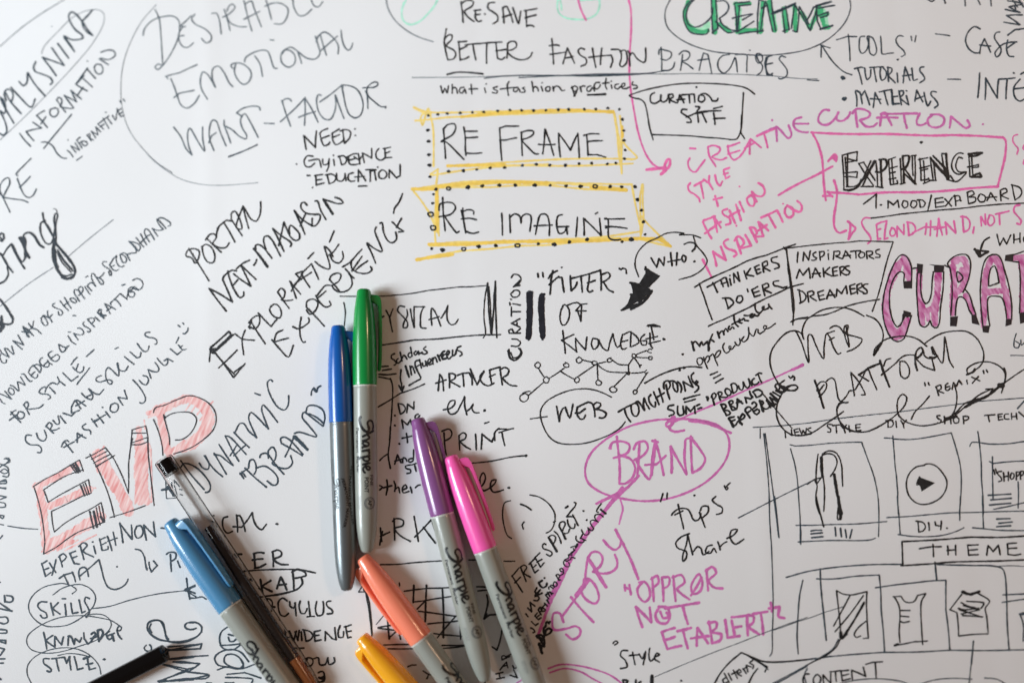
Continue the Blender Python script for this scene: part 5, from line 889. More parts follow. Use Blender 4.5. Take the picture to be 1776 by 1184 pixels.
-730 840 760 885;-745 830 775 870;-730 850 800 800;800 790 810 740 835 730 855 760 860 820 845 850;-770 800 945 955;860 800 930 785 1000 830 1035 880 1030 930 1000 940 950 905;-1085 850 960 690;890 715 900 690 940 680 970 700;960 720 960 660 995 630 1020 670 1015 730 990 760 1060 800 1120 800 1155 760 1140 700;-1235 700 1065 600;1065 600 1060 560 1090 550 1130 570 1240 690;-1095 710 1170 540;*6 -1170 545 1275 650;1170 520 1210 510 1350 545 1290 460 1235 390 1240 355 1265 345;-1400 460 1260 350;1265 345 1280 300 1340 295 1400 330 1418 390 1405 460;1410 440 1350 390 1290 360;1308 210 1310 180 1330 150 1350 185 1360 150 1385 135;*5 1330 160 1350 180
# word|n|3.0|slanting handwriting EXPERIENTIAL first line under the red letters
@ 0 760 4.435
-320 960 350 1060 390 1030;-320 965 360 940;-335 1010 375 995;-380 955 430 1030;-430 930 400 1050;-455 905 480 985;450 910 485 885 510 910 475 950;-535 880 570 960 610 965;-535 885 580 865;-550 920 590 905;-615 820 645 930;605 830 640 800 670 820 640 865 720 910;-720 825 735 885;.712 795 1;-765 770 785 860;785 860 830 850 830 830;-765 780 810 760;-775 820 815 800;-825 750 860 860;-870 720 890 820;-830 790 900 765
# word|n|3.2|handwriting NON before the light blue marker
-945 800 920 650 1015 775 1010 665;1050 680 1035 720 1055 765 1085 755 1100 710 1080 670 1050 675;-1125 780 1105 665 1195 755 1180 640;-1238 688 1270 690
# word|n|3.0|handwriting TIAL under the red letters
-455 1075 490 1050 560 1030;-490 1045 530 1130;555 1025 570 1060 580 1100;.900 985 1;615 1085 605 1040 615 1000 650 990 670 1010 680 1060;-610 1060 760 930;760 930 780 1000 800 1080 830 1140 880 1160 940 1140 975 1105 985 1080
# arrow|n|3.0|small dark hooked arrow left of the light blue marker
1040 850 1080 860 1110 910 1120 970 1130 1010;-1145 950 1150 990 1165 1025 1210 975 1180 940
# line|n|2.2|short dark line left of the red letter E
60 672 180 690 290 697
# word|n|3.2|handwriting PR ending at the light blue marker
-1310 890 1318 1020;1280 890 1300 875 1350 880 1350 920 1315 945;-1365 940 1385 990
# sketch|n|2.0|small dark hatch marks under the clear pen tip
*4 -1245 395 1310 385;-1275 320 1280 460;-1285 462 1360 455;*4 -1290 370 1340 440;*3 -1320 340 1330 440;-1340 360 1365 450;*1.6 -1340 320 1342 345;-1350 330 1362 350;-1365 350 1380 370;-1380 390 1400 395;-1385 430 1405 435
# oval|n|2.2|dark oval round the word SKILLS
@ 0 960 5.286
485 375 560 320 640 290 740 280 830 320 875 390 860 470 800 540 720 600 620 650 520 665 420 660 330 610 270 530 265 450 310 370 400 305 500 278 580 270 660 295 700 330 660 365
# oval|n|2.0|dark oval round the word KNOWLEDGE
1100 660 1020 610 940 590 820 570 700 565 560 580 440 620 330 680 255 750 245 810 280 870 380 905 500 905 620 880 740 840 860 800 970 730 1020 650 1005 600 950 560 870 550 800 560
# oval|n|2.0|dark oval round the word STYLE at the bottom left
530 930 620 912 720 918 800 935;290 1190 250 1100 255 1020 310 950 420 890 540 862 660 862 760 890 850 950 910 1030 925 1100
# line|n|2.2|thin dark line from the word SKILLS to the light blue marker
850 500 1000 480 1200 420 1450 365 1700 335
# word|n|3.2|handwriting SKILLS in its oval
430 440 370 440 345 470 370 510 420 540 430 580 390 585 370 560;-465 450 490 560;-535 445 480 500 550 550;-595 460 605 560;570 410 600 410;-650 450 665 545 715 535;-725 420 750 540 780 525;820 410 785 395 775 430 800 480 820 530 790 580
# word|n|3.2|handwriting KNOWLEDGE in its oval
@ 60 1030 6.4
-100 420 135 605;-200 455 120 510 225 585;-225 585 225 465 300 560 320 470;-370 565 375 460;*4 375 465 400 465 440 550;-440 550 450 490 500 530 520 480;-545 425 550 490 590 550;590 550 620 530 640 500;*4 630 440 660 420 680 450 650 480 630 520;-620 490 690 470;*4 -700 400 715 520;*4 700 400 740 390 760 430 740 480 715 510;830 410 800 430 800 470 830 500 860 480;-810 460 885 430;*4 -860 450 880 515;915 400 950 400 965 370 940 350 915 390 930 450 965 495
@ 0 960 5.286
# word|n|3.4|handwriting STYLE in the lowest oval
450 960 400 960 400 1000 440 1030 470 1060 460 1080 430 1070;-475 960 590 945;-515 960 540 1070;-590 945 610 1000 640 940;-635 940 650 1060;-680 940 710 1060 760 1045;*4 -765 960 820 940;-800 950 820 1060 875 1045;-790 1010 850 1000;.955 965 1.4
# word|n|3.4|vertical handwriting ending MOVE at the left edge
-0 500 110 525 0 450;60 380 110 390 120 420 100 440 50 435 40 410;-40 380 45 440;0 580 60 580 75 620 40 640 0 630;0 690 60 700 62 720 0 725;-0 790 50 790 50 820 0 800;-0 860 40 870 0 930;0 1000 30 1000;0 1140 10 1150;0 960 45 960
# word|n|3.2|handwriting K and an arrow head left of the light blue marker
-1710 225 1740 410;-1780 290 1705 325 1790 360;*7 -1705 330 1730 320
# loop|n|3.2|dark looping ring above the black pen
1385 740 1350 690 1360 640 1410 610 1470 615 1500 670 1520 740 1545 780;1390 720 1370 680 1385 640;1385 740 1440 780 1540 800 1650 810 1776 770;1776 630 1710 635 1695 665 1730 690 1776 690;-1540 850 1780 830;-1530 880 1780 870
# word|n|3.0|small letter C beside the black pen
1340 835 1320 860 1345 890 1385 880 1385 845 1370 830
# word|n|3.2|vertical bold handwriting below the black pen tip
-1530 965 1776 945;1530 870 1600 880 1776 870;1590 985 1640 995 1776 1000;-1490 1010 1720 1055 1450 1165 1776 1150;*4 -1450 1165 1520 1155;-1720 1055 1776 1040
@ 0 560 4.036
# word|n|2.6|vertical handwriting MATERIAL HUES at the left edge
0 985 30 990 60 960 40 945;30 950 60 945 70 970 50 980;0 1040 30 1020 62 1045 55 1075 20 1070;0 1110 40 1095 45 1115 0 1125;0 1150 40 1160
@ 0 760 4.435
0 220 20 205 60 225 65 255 35 270 0 255;0 330 50 330 48 345 0 345;0 380 45 380;-0 440 48 450 0 470;0 490 40 500 40 525 0 530;0 590 30 595 20 615 0 600;0 660 28 665;0 770 20 745;.0 1105 1
# word|k|3.4|handwriting ICAL ending the word VERTICAL
@ 320 860 4.933
-240 215 275 230 280 260;.250 165 1;370 175 335 185 325 230 340 290 370 315 410 300;-445 160 455 305;445 170 470 165 500 220 520 300;-415 260 490 265 580 140;580 140 590 200 620 260 660 285 700 240;.790 237 1.4
# word|k|4.0|handwriting ER with the underline below it
-430 495 490 495;-440 500 450 520;-595 490 605 615;590 490 640 480 680 485;-580 545 670 535;-600 615 650 605 695 580;-755 480 760 600;750 475 800 460 830 480 825 510 765 540 820 580 885 585;*3 510 640 650 630 850 625 1000 630 1120 655
# word|k|4.0|handwriting KAP below the word ER
.575 712 2;-650 710 670 830;-740 720 660 770 750 815;-790 790 825 690 875 800;-800 760 870 750;-925 640 935 800;920 650 960 625 1030 650 1040 675 1000 690 950 700;1000 700 1010 740 970 790 850 830 640 862
# word|k|3.4|handwriting CYKLUS
690 880 720 875 750 900 745 980;.768 945 1.4;880 895 840 870 805 900 805 960 825 1015 860 1025 890 1000;900 900 905 940 935 955 950 910;-945 910 955 1020;990 895 980 940 1000 1000 1030 1000 1050 960;-1060 900 1075 1025;-1050 1030 1110 1025;1130 900 1120 970 1140 1020 1180 1010 1190 940 1185 900;1250 895 1215 905 1220 940 1260 970 1265 1000 1220 1005;-480 870 490 885
# arrow|k|2.6|thin arrow below the dark marker end pointing up
-1545 780 1580 900 1605 1184;-1490 815 1545 740 1575 815 1490 818;*5 -1540 790 1545 815
# word|n|3|end strokes of a letter K beside the light blue marker
-15 700 45 880;-90 760 20 810 100 860;50 870 100 870 150 860 185 880;-0 800 90 770
@ 240 1000 4.229
# word|n|3.4|vertical looping ring and strokes below the black pen
-210 540 465 488;465 488 455 525;-240 535 455 525;-215 600 510 575;-255 622 340 620 450 635 365 695;-185 640 365 695;365 695 520 720 500 740 340 745 150 770;-150 765 365 685;510 720 440 735 300 760;-535 778 500 775
# loop|n|3.2|dark looping scribble between the black pen and the light blue marker
90 400 65 370 75 330 130 315 175 330 195 390 205 450 240 475 330 478 410 450 455 410 465 370 440 340 380 330 340 350 345 375 380 385 425 375;80 410 140 450 220 470 330 470 420 440 465 400
# word|n|3.2|vertical rounded handwriting left of the light blue marker
655 365 610 400 595 450 610 510 640 530 700 530 745 500;-660 420 700 430;660 440 670 470 700 470 720 450;-600 500 740 490;580 680 640 660 760 670 850 640;750 600 770 660 690 660 630 620 640 575 690 565 740 590 770 640 740 670 660 660 580 640 560 590 600 550 680 530 750 550 810 620;-650 712 780 700 900 740;640 735 760 738 840 750 830 775;-635 775 700 773
# arrow|k|2.6|thin arrow line below the dark marker end
-1665 105 1690 230 1712 435
# word|k|3.4|handwriting EVIDENCE below CYKLUS
@ 240 1000 4.229
-1075 380 1080 440 1120 440;-1080 405 1110 395;-1110 400 1140 470 1160 395;-1150 400 1170 465 1180 390;-1195 400 1200 465;-1215 395 1230 470;1205 385 1260 400 1280 430 1260 460 1230 470;-1290 405 1295 470 1340 460;-1290 400 1335 390;-1290 430 1325 425;-1370 465 1370 400 1420 450 1450 460 1440 370;1480 355 1465 400 1470 440 1500 440 1505 400;-1520 360 1535 445 1560 440;-1510 365 1560 350;-1530 400 1560 395
# word|k|3.4|small handwriting T OV below EVIDENCE
-1120 520 1215 520;-1165 520 1185 535;1240 600 1225 630 1245 655 1275 640 1280 605 1255 590 1215 600;1280 600 1320 590 1330 640 1370 640 1390 590;1390 590 1400 640 1440 620 1435 590;1320 700 1350 690 1365 720 1330 740;*4 1325 735 1350 745 1368 730 1360 760 1320 770
# wireframe|k|3.0|drawn grid of boxes behind the orange marker
@ 600 940 4.853
-490 410 700 385 890 378;*3.6 -572 360 566 505;*3.6 -678 360 668 665;*3.6 -812 395 820 800;-450 340 452 365;-570 500 740 475 915 450;-610 578 780 600 965 625;-690 685 830 672 975 655;-740 765 880 780 1010 790;-960 620 966 815;-955 585 770 800;-660 500 600 560;-320 862 550 858;-355 893 560 893;-810 865 1030 862;-820 890 1030 865;*3.6 -350 620 365 810;-270 715 390 695;-270 720 430 740;-430 740 365 800;-445 740 460 815;*1.6 -330 600 255 690;-1100 372 1205 378;-1110 408 1200 400
# arrow|k|3.4|dark bent arrow between the purple and pink markers
1185 440 1195 500 1180 580 1165 640;-1165 640 1205 610 1305 600;*5 -1165 640 1180 600;1322 650 1310 760 1290 850 1270 905;-1270 905 1232 878;-1380 820 1410 855 1400 820
# word|k|2.8|slanting small handwriting HAR between the purple and pink markers
@ 815 936 4.773
-220 1148 285 1134;-214 1106 275 1092;-250 1144 242 1098;-248 1074 302 1008 314 1054;-272 1046 308 1032;-268 990 330 962;266 990 264 962 286 954 300 976;-296 966 342 942
# word|k|2.8|slanting small handwriting VEL between the purple and pink markers
-332 1116 392 1138 362 1072;-364 1062 416 1042;-364 1062 354 1036;-390 1052 382 1028;-416 1042 408 1014;-376 1012 434 996 430 966;-396 960 412 986
@ 600 940 4.853
# arrow|k|3.0|dark triangular mark and line under the pointed end of the purple marker
-1195 1105 1165 1184;#660 1080 700 1110 690 1150 670 1150 690 1110;650 1080 700 1110 720 1110;-520 1045 555 1030 590 1030
# word|k|3.4|slanting handwriting NGEE right of the pink marker
@ 880 1000 5.975
-190 380 215 410;-210 320 250 360 235 260 285 300;275 240 310 245 330 220 310 195 285 205 300 160;-285 150 310 190 360 165;-285 150 305 110;-310 170 340 130;*4 325 55 340 90 370 110 400 95 410 65;*4 -325 60 360 35;.383 10 1.1
# word|k|3.0|slanting handwriting LERT right of the pink marker
240 525 270 540 285 570 265 575;-250 460 290 500 320 480;-285 400 320 440 350 420;-285 405 310 370;-300 420 330 395;-320 340 350 390;320 340 340 310 360 330 345 355 385 350;-360 310 395 340;-345 330 390 285;-385 270 415 300;-405 240 430 270;-430 225 395 185 420 165 440 200;420 180 440 150 460 180
# word|k|4.6|bold black handwriting NO at the lower end of the pink arrow
-360 790 330 700;-325 700 380 720 385 680;*6 -330 690 350 740;340 640 380 710 380 640 350 600 300 610;*5 -310 620 370 650;400 500 375 540 390 600 440 580 460 550 430 530 400 550 380 620;400 480 410 460 430 480;.438 465 1.4
@ 820 980 5.804
# line|q|2.4|thin pink lines at the bottom edge beside the pink marker
-440 1184 550 1110;-560 1160 570 1184
# word|K|5|bold black downstroke at the bottom edge beside the purple marker end
*3 -150 1090 120 1184
"""

# ------------------------------------------------------------------ table and sheet
def table_top():
    bm = bmesh.new()
    bmesh.ops.create_cube(bm, size=1)
    bmesh.ops.scale(bm, vec=(1.9, 1.4, 0.03), verts=bm.verts)
    bmesh.ops.translate(bm, vec=(0, 0, -0.0178), verts=bm.verts)
    bmesh.ops.bevel(bm, geom=bm.edges[:], offset=0.004, segments=2, affect='EDGES')
    o = link('table_top', bm, M_table)
    tag(o, kind='structure')
table_top()

def paper_sheet():
    bm = bmesh.new()
    nx, ny, W, H = 600, 440, 1.2, 0.88
    vs = [[bm.verts.new((-W / 2 + W * i / nx, -H / 2 + H * j / ny,
                         undulation(-W / 2 + W * i / nx, -H / 2 + H * j / ny))) for j in range(ny + 1)] for i in range(nx + 1)]
    for i in range(nx):
        for j in range(ny):
            bm.faces.new((vs[i][j], vs[i + 1][j], vs[i + 1][j + 1], vs[i][j + 1]))
    rim = [e for e in bm.edges if e.is_boundary]
    r = bmesh.ops.extrude_edge_only(bm, edges=rim)
    bmesh.ops.translate(bm, vec=(0, 0, -0.0003), verts=[v for v in r['geom'] if isinstance(v, bmesh.types.BMVert)])
    o = link('paper_sheet', bm, M_paper, smooth=40)
    return tag(o, 'large white sheet of paper covered in handwriting and sketches under all the pens', 'paper')
paper = paper_sheet()

def on_paper(u, v, z):
    p = at(u, v)
    p.z += z
    return p

PLAIN = {'word': 'handwriting', 'arc': 'drawn_arc', 'oval': 'drawn_oval', 'circle': 'drawn_circle', 'arrow': 'drawn_arrow',
         'underline': 'underline', 'ring': 'drawn_ring', 'line': 'drawn_line', 'frame': 'drawn_frame', 'dots': 'ink_dots',
         'word_fill': 'marker_fill', 'letter_fill': 'pencil_fill', 'word_outline': 'letter_outline',
         'letter_outline': 'letter_outline', 'word_block': 'ink_block', 'box_outline': 'drawn_box', 'cloud': 'drawn_cloud',
         'mark': 'ink_mark', 'bar': 'drawn_bars', 'diagram': 'network_diagram', 'wireframe': 'page_drawing',
         'sketch': 'sketch', 'play_button': 'play_button', 'highlight': 'highlighter_band', 'loop': 'drawn_loop'}

def write_all(text):
    tile, S, head = (0, 0, 1), None, None
    def flush():
        if S and len(S.bm.faces):
            o = S.done(PLAIN[head[0]], INK[head[1]][0], paper)
            o['label'] = head[3]
    for ln in text.strip().split('\n'):
        ln = ln.strip()
        if not ln: continue
        if ln.startswith('@'):
            tile = tuple(float(t) for t in ln[1:].split())
            continue
        if ln.startswith('# '):
            flush()
            head = ln[2:].split('|')
            head[2] = float(head[2]) * (0.93 if head[1] in 'nkK' else 1.0)
            S = Strokes(on_paper, INK[head[1]][1])
            if head[0] == 'dots': S.dotk = 2.8
            continue
        for s in ln.split(';'):
            if not s.strip(): continue
            mode, w, pts = parse_stroke(s, tile[2], tile[0], tile[1])
            if head[0] == 'word_block' or head[1] == 'Y':
                one = Strokes(on_paper, INK[head[1]][1])
                one.n = random.randrange(24)
                draw(one, mode, w, pts, head[2], 2.6)
                one.done(PLAIN[head[0]] if head[1] != 'Y' else 'thick_stroke', INK[head[1]][0], paper)
                continue
            draw(S, mode, w, pts, head[2], 2.6)
    flush()
write_all(WRITING)

# ------------------------------------------------------------------ felt markers
MM = 0.001
def lathe(profile, seg=56):
    """profile: (s, r) in mm along +X"""
    bm = bmesh.new()
    rings = []
    for s, r in profile:
        if r < 1e-4:
            rings.append([bm.verts.new((s * MM, 0, 0))])
        else:
            rings.append([bm.verts.new((s * MM, r * MM * math.sin(a), r * MM * math.cos(a)))
                          for a in [2 * math.pi * k / seg for k in range(seg)]])
    for A, B in zip(rings, rings[1:]):
        for k in range(seg):
            a0, a1 = A[k % len(A)], A[(k + 1) % len(A)]
            b0, b1 = B[k % len(B)], B[(k + 1) % len(B)]
            if len(A) == 1: bm.faces.new((a0, b0, b1))
            elif len(B) == 1: bm.faces.new((a0, b0, a1))
            else: bm.faces.new((a0, b0, b1, a1))
    bmesh.ops.recalc_face_normals(bm, faces=bm.faces)
    return bm

def smooth_profile(pts, step=1.0):
    return [(p[0], max(0.0, p[1])) for p in spline(pts, step)]

CAP = ([(0, 0), (0.02, 1.6), (0.12, 2.5), (0.45, 3.15), (1.0, 3.5), (1.8, 3.72), (5.2, 4.15), (5.5, 4.3)]
       + smooth_profile([(5.6, 4.32), (10, 4.98), (16, 5.55), (24, 6.02), (34, 6.28), (44, 6.34), (50.0, 6.32)], 1.5)
       + [(50.6, 6.3), (50.9, 6.2), (51.0, 6.0), (51.0, 5.6), (50.4, 5.5)])
BARREL_PTS = [(53.0, 6.08), (62, 6.12), (80, 6.05), (100, 5.9), (114, 5.72), (122, 5.42), (128, 4.8), (132.5, 4.0), (134.8, 3.3)]
BARREL = ([(50.0, 5.3), (51.2, 5.3), (51.25, 5.75), (51.35, 5.92), (51.9, 6.0), (52.4, 6.06)] + smooth_profile(BARREL_PTS, 1.6)
          + [(136.0, 2.9), (136.6, 2.45), (136.95, 1.7), (137.05, 0.9), (137.1, 0)])
def barrel_r(s):
    P = BARREL
    for (a, ra), (b, rb) in zip(P, P[1:]):
        if a <= s <= b: return ra + (rb - ra) * (s - a) / max(b - a, 1e-6)
    return 5.9

def clip_mesh(phi):
    """pocket clip: arm out of the cap near its tip, then a tongue along the cap with a gap under it"""
    bm = bmesh.new()
    # sections along x: (s, inner r, outer r, half width)
    sec = [(3.2, 2.6, 4.4, 1.9), (3.5, 2.6, 7.2, 2.25), (4.6, 2.6, 8.5, 2.45), (6.5, 3.4, 9.0, 2.5), (8.2, 5.6, 9.15, 2.5),
           (9.2, 6.9, 9.2, 2.5), (12, 7.25, 9.25, 2.5), (20, 7.35, 9.3, 2.45), (30, 7.3, 9.2, 2.35), (38, 7.05, 8.9, 2.2),
           (41.5, 6.75, 8.7, 2.0), (43, 6.75, 8.4, 1.6), (43.7, 6.95, 8.0, 1.0)]
    rings = []
    ang = lambda y, r: (r * math.cos(phi) - y * math.sin(phi), r * math.sin(phi) + y * math.cos(phi))
    for s, ri, ro, hw in sec:
        c = min(0.5, (ro - ri) * 0.3)
        pr = [(-hw, ri + c), (-hw, ro - c), (-hw + c, ro - 0.25 * c), (0, ro + 0.12), (hw - c, ro - 0.25 * c), (hw, ro - c),
              (hw, ri + c), (hw - c, ri), (-hw + c, ri)]
        rings.append([bm.verts.new((s * MM, ang(t, r)[0] * MM, ang(t, r)[1] * MM)) for t, r in pr])
    for A, B in zip(rings, rings[1:]):
        for k in range(len(A)):
            bm.faces.new((A[k], A[(k + 1) % len(A)], B[(k + 1) % len(A)], B[k]))
    bm.faces.new(rings[0]); bm.faces.new(list(reversed(rings[-1])))
    bmesh.ops.recalc_face_normals(bm, faces=bm.faces)
    return bm

def wrap(turn, lift=0.05):
    """chart on the barrel: u mm along the pen, v mm round it from the top towards +Y"""
    def fn(u, v, z):
        r = barrel_r(u) + lift + z * 1000
        t = v / 6.0 + turn
        return Vector((u * MM, r * math.sin(t) * MM, r * math.cos(t) * MM))
    return fn

def text_on(parent, name, body, u, v, height, length, turn, mat, bend=0.0, bold=0.0):
    """lettering set in the built-in face, wrapped round the barrel"""
    cu = bpy.data.curves.new(name, 'FONT')
    cu.body = body
    cu.size = 1.0
    cu.offset = bold
    cu.resolution_u = 3
    tmp = bpy.data.objects.new('tmp', cu)
    col.objects.link(tmp)
    dg = bpy.context.evaluated_depsgraph_get()
    me = bpy.data.meshes.new_from_object(tmp.evaluated_get(dg))
    bpy.data.objects.remove(tmp)
    bm = bmesh.new()
    bm.from_mesh(me)
    xs = [q.co.x for q in bm.verts]
    x0, x1 = min(xs), max(xs)
    kx, ky = length / (x1 - x0), height / 0.7
    for q in bm.verts:
        q.co.x, q.co.y = (q.co.x - x0) * kx, q.co.y * ky
    for _ in range(2):
        long = [e for e in bm.edges if e.calc_length() > 0.9]
        if long: bmesh.ops.subdivide_edges(bm, edges=long, cuts=1)
    bmesh.ops.triangulate(bm, faces=bm.faces)
    fn = wrap(turn)
    for q in bm.verts:
        f = q.co.x / length
        q.co = fn(u + q.co.x, v + q.co.y + bend * 4 * f * (1 - f), 0)
    bmesh.ops.recalc_face_normals(bm, faces=bm.faces)
    bpy.data.meshes.remove(me)
    return link(name, bm, mat, parent)

LOGO = ["*9 5 12 22 3 60 8 95 22 125 45 138 68 118 84 92 80", "*7 92 80 60 72 40 84 38 104 58 122 88 128 112 122",
        "*8 -128 128 176 34", "*7.5 160 62 186 78 200 68 214 32", "*7 262 62 246 74 226 62 222 42 236 30 254 44 262 66 268 32 276 30",
        "*8 -294 74 304 30", "*7 298 60 314 76 330 74", "*8 -346 76 368 -6", "*7 350 62 372 78 390 66 388 44 368 32 352 40",
        "*8 -410 74 420 32", "*8 .408 96 1", "*7 434 50 458 56 470 68 458 80 440 72 438 48 452 32 476 34 492 44", "*4 .512 34 1"]
def logo(parent, u, v, k, turn, mat, thin=1.0, bm_only=False):
    S = Strokes(wrap(turn), 0.0, unit=k * 3)
    for s in LOGO:
        w = float(s[1:].split(' ', 1)[0]); s = s.split(' ', 1)[1]
        mode = s[0] if s[0] in '-.' else 's'
        n = [float(t) for t in s.lstrip('-.').split()]
        if mode == '.':
            S.dot(u + n[0] * k, v + n[1] * k, w * 0.62 * k); continue
        pts = [(u + n[i] * k, v + (n[i + 1] if n[i] < 140 else 26 + (n[i + 1] - 30) * 1.3) * k) for i in range(0, len(n), 2)]
        S.ribbon(spline(pts, 9 * k) if mode == 's' else densify(pts, 9 * k), w * k * thin * 2.7, 0.05)
    return S.done('logo_lettering', mat, parent)

def ring_strokes(parent, name, mat, turn, items):
    """items: ('c', u, v, r, w) circles and ('l', u0, v0, u1, v1, w) lines"""
    S = Strokes(wrap(turn), 0.0, unit=0.2)
    for it in items:
        if it[0] == 'c':
            _, u, v, r, w, a0, a1 = it
            n = 28
            S.ribbon([(u + r * math.cos(a0 + (a1 - a0) * i / n), v + r * math.sin(a0 + (a1 - a0) * i / n)) for i in range(n + 1)], w, 0.0)
        else:
            S.ribbon(densify([(it[1], it[2]), (it[3], it[4])], 1.0), it[5], 0.0)
    return S.done(name, mat, parent)

M_print = material('black_print', rgb(16, 17, 18), 0.4)
M_print_grey = material('grey_print', rgb(92, 96, 98), 0.4)
M_barrel = material('grey_plastic', rgb(150, 152, 143), 0.33, coat=0.25, noise=0.06, scale=80, bump=0.04, bump_scale=700)
M_silver = material('silver_plastic', rgb(116, 122, 124), 0.34, metallic=0.55, noise=0.05, scale=90, bump=0.04, bump_scale=900)
M_rim = material('pale_rim_plastic', rgb(206, 208, 200), 0.4)

def place(root, tip, end, height, length=0.137, roll=0.0, scale=1.0):
    a, b = at(tip[0], tip[1], height), at(end[0], end[1], height)
    e = (b - a).normalized() * length
    height += max(undulation(a.x + e.x * k / 24, a.y + e.y * k / 24) for k in range(25))      # lies on the sheet's highest waves
    a, b = at(tip[0], tip[1], height), at(end[0], end[1], height)
    d = (b - a); d.z = 0; d.normalize()
    y = Vector((0, 0, 1)).cross(d)
    m = Matrix((d, y, Vector((0, 0, 1)))).transposed().to_4x4()
    root.matrix_world = Matrix.Translation(a) @ m @ Matrix.Rotation(roll, 4, 'X') @ Matrix.Scale(scale, 4)
    return (b - a).length

def make_marker(label, colour, tip, end, clip_phi, turn, barrel=M_barrel, lift=0.0, style='fine', rough=0.27, scale=1.0):
    root = bpy.data.objects.new('felt_marker', None)
    root.empty_display_size = 0.01
    col.objects.link(root)
    tag(root, label, 'marker', 'capped felt markers lying on the sheet')
    mat = material('cap_plastic', colour, rough, coat=0.5, noise=0.07, scale=60, bump=0.03, bump_scale=600, sss=0.03)
    cap = link('cap', lathe(CAP), mat, root, smooth=35)
    link('clip', clip_mesh(clip_phi), mat, cap, smooth=40)
    # the fine pebbled band low on the cap
    bar = link('barrel', lathe(BARREL), barrel, root, smooth=35)
    link('rim', lathe([(51.02, 5.4), (51.02, 6.12), (51.5, 6.16), (51.75, 6.1), (51.75, 5.4)]), M_rim if barrel is M_barrel else barrel, bar, smooth=35)
    if style == 'fine':
        logo(bar, 67.5, -2.1, 0.0585, turn, M_print)
        text_on(bar, 'small_lettering', 'Permanent  Marker', 73.3, -4.3, 1.85, 23.2, turn, M_print, bold=0.03)
        text_on(bar, 'small_lettering', 'POINT', 98.6, 0.3, 2.1, 7.9, turn, M_print, bold=0.03)
        text_on(bar, 'small_lettering', 'FINE', 97.6, 3.2, 1.7, 5.4, turn, M_print, bold=0.02)
        seal = ring_strokes(bar, 'round_seal', M_print_grey, turn,
                     [('c', 111.8, 3.0, 2.9, 0.5, 0.5, 6.9), ('c', 111.8, 3.0, 2.25, 0.3, 0, 6.3)])
        text_on(seal, 'seal_lettering', 'AP', 110.0, 2.1, 1.9, 3.4, turn, M_print, bold=0.03)
        for j in range(3):
            text_on(bar, 'fine_print', ['Conforms to', 'ASTM D-4236', 'Non-toxic'][j], 108.2, -2.4 - j * 0.85, 0.5, 6.5, turn, M_print_grey)
    else:
        logo(bar, 78.8, -5.0, 0.0345, turn, M_print, thin=0.8)
        text_on(bar, 'small_lettering', 'PERMANENT MARKER', 80.0, 0.0, 1.5, 25.0, turn, M_print, bend=2.4, bold=0.03)
        text_on(bar, 'small_lettering', 'PERMANENT MARKER', 74.0, 5.6, 1.4, 30.0, turn, M_print, bend=-1.8, bold=0.02)
        ring_strokes(bar, 'printed_lines', M_print_grey, turn,
                     [('l', 69.8, -4.2 - j * 0.7, 77.5, -4.2 - j * 0.7, 0.24) for j in range(4)]
                     + [('l', 98.5, -4.2 - j * 0.7, 105.5, -4.2 - j * 0.7, 0.24) for j in range(4)])
    z = 0.0064 * scale + lift
    L = place(root, tip, end, z, scale=scale)
    print('marker', label, 'span mm', L * 1000)
    return root

make_marker('blue capped marker with a silver barrel lying left of the green marker', rgb(0, 86, 166), (586.5, 564), (601.5, 1023), -0.25, 0.0, M_silver, style='industrial')
make_marker('green capped marker with its tip topmost of all pens, beside the letters YSICAL', rgb(0, 134, 58), (631, 501), (636.5, 961), -0.3, 0.0)
make_marker('purple capped marker lying left of the pink marker', rgb(134, 80, 136), (724, 725), (838.5, 1167), -0.2, 0.0)
make_marker('hot pink capped marker lying on the slanting words FREE SPIRIT', rgb(255, 96, 176), (781, 790), (941, 1220), -0.15, 0.28)
make_marker('orange capped marker lying over the drawn grid of boxes', rgb(255, 138, 108), (628, 965), (894, 1336), math.pi + 0.42, 0.62)
make_marker('yellow capped marker cut off by the bottom edge below the orange marker', rgb(252, 172, 28), (626, 1103), (932, 1455), math.pi + 0.4, 0.5)
make_marker('light blue capped marker lying beside the clear pen at the lower left', rgb(74, 134, 174), (294, 903), (566, 1285), 0.35, -0.72, scale=1.07)

# ------------------------------------------------------------------ the two plain pens
def hex_bar(s0, s1, r, chamfer=0.0, twist=0.0):
    bm = bmesh.new()
    prof = [(s0, r * 0.82), (s0 + 0.5, r * 0.95), (s0 + 1.2, r), (s1 - 1.2, r), (s1 - 0.3, r * 0.92), (s1, r * 0.8)]
    rings = []
    for s, rr in prof:
        ring = []
        for k in range(6):
            for da in (-0.16, -0.06, 0.06, 0.16):
                a = twist + k * math.pi / 3 + da
                q = rr * (1.0 if abs(da) < 0.1 else 0.985)
                ring.append(bm.verts.new((s * MM, q * MM * math.sin(a), q * MM * math.cos(a))))
        rings.append(ring)
    for A, B in zip(rings, rings[1:]):
        for k in range(len(A)):
            bm.faces.new((A[k], A[(k + 1) % len(A)], B[(k + 1) % len(A)], B[k]))
    bm.faces.new(rings[0]); bm.faces.new(rings[-1])
    bmesh.ops.recalc_face_normals(bm, faces=bm.faces)
    return bm

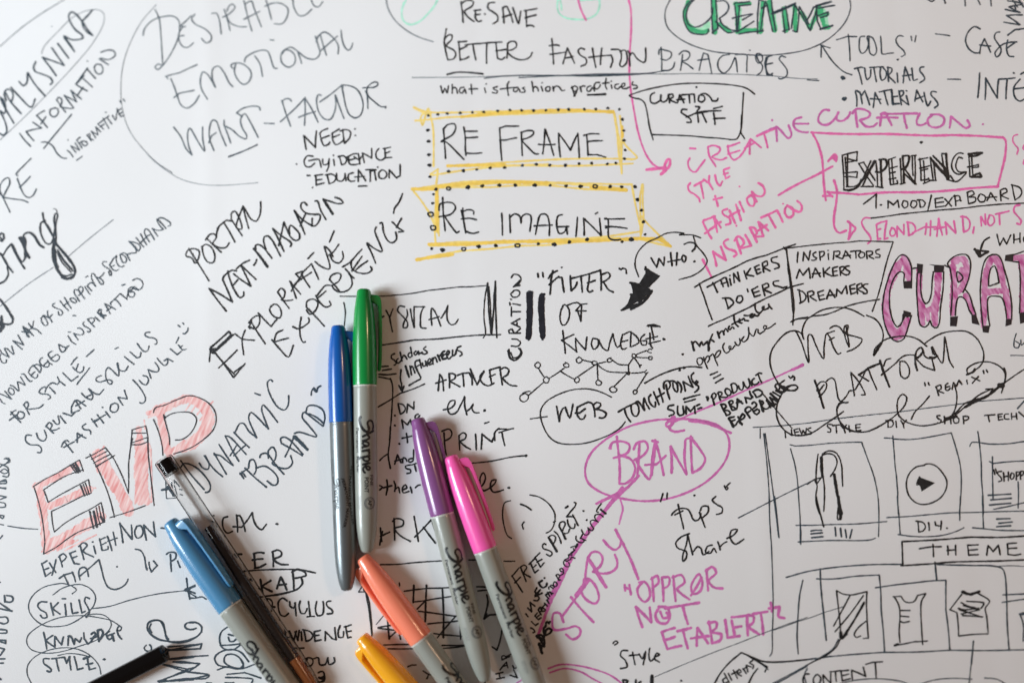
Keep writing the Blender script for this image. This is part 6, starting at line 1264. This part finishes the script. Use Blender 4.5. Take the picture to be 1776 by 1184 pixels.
M_blackpl = material('glossy_black_plastic', rgb(9, 9, 10), 0.14, coat=0.2, spec=0.35)
def clear_plastic():
    m = bpy.data.materials.new('clear_plastic')
    m.use_nodes = True
    nt = m.node_tree
    nt.nodes.remove(nt.nodes['Principled BSDF'])
    tr = nt.nodes.new('ShaderNodeBsdfTransparent'); tr.inputs[0].default_value = (0.955, 0.95, 0.945, 1)
    gl = nt.nodes.new('ShaderNodeBsdfGlossy'); gl.inputs['Roughness'].default_value = 0.06
    lw = nt.nodes.new('ShaderNodeLayerWeight'); lw.inputs[0].default_value = 0.10
    mx = nt.nodes.new('ShaderNodeMixShader')
    nt.links.new(lw.outputs['Fresnel'], mx.inputs[0])
    nt.links.new(tr.outputs[0], mx.inputs[1]); nt.links.new(gl.outputs[0], mx.inputs[2])
    nt.links.new(mx.outputs[0], nt.nodes['Material Output'].inputs[0])
    return m
M_clear = clear_plastic()
M_refill = material('dark_refill_plastic', rgb(34, 27, 24), 0.18, coat=0.4)
M_amber = material('amber_plastic', rgb(140, 80, 40), 0.25, coat=0.4, noise=0.2, scale=90)

def black_pen():
    root = bpy.data.objects.new('ballpoint_pen', None)
    root.empty_display_size = 0.01
    col.objects.link(root)
    tag(root, 'glossy black six-sided pen poking in at the lower left corner', 'pen')
    b = link('barrel', hex_bar(0, 140, 4.8, twist=0.1), M_blackpl, root, smooth=25)
    link('end_plug', lathe([(-0.5, 0), (-0.5, 2.2), (-0.2, 2.6), (0.5, 2.7), (0.6, 0)]), M_blackpl, b, smooth=35)
    place(root, (287, 1131), (160, 1196), 0.0046)
black_pen()

def clear_pen():
    root = bpy.data.objects.new('ballpoint_pen', None)
    root.empty_display_size = 0.01
    col.objects.link(root)
    tag(root, 'clear plastic pen with a black end plug lying along the light blue marker', 'pen')
    # a tube with a real wall: outer and inner skin
    outer = [(0, 3.7), (0.2, 4.3), (0.8, 4.55), (20, 4.6), (70, 4.6), (112, 4.5), (122, 4.2), (128, 3.6), (128.2, 3.2)]
    inner = [(128.2, 2.9), (126, 3.3), (110, 4.1), (70, 4.15), (20, 4.15), (0.5, 4.1), (0, 3.5), (0, 3.7)]
    link('barrel', lathe(outer + inner, 120), M_clear, root, smooth=30)
    link('end_plug', lathe([(0.6, 0), (0.6, 3.4), (0.9, 4.0), (7.8, 4.0), (8.0, 3.8), (8.0, 0)], 96), M_blackpl, root, smooth=35)
    link('refill', lathe([(39, 0), (39, 1.7), (39.5, 1.9), (50, 2.0), (70, 2.3), (112, 2.7), (112.4, 0)], 96), M_refill, root, smooth=35)
    link('tip_holder', lathe([(112.6, 0), (112.6, 2.8), (124, 2.7), (132, 1.9), (140, 1.1), (143, 0.5), (143.4, 0)], 32), M_amber, root, smooth=35)
    place(root, (283, 796), (519, 1155), 0.0052, scale=1.1)
clear_pen()
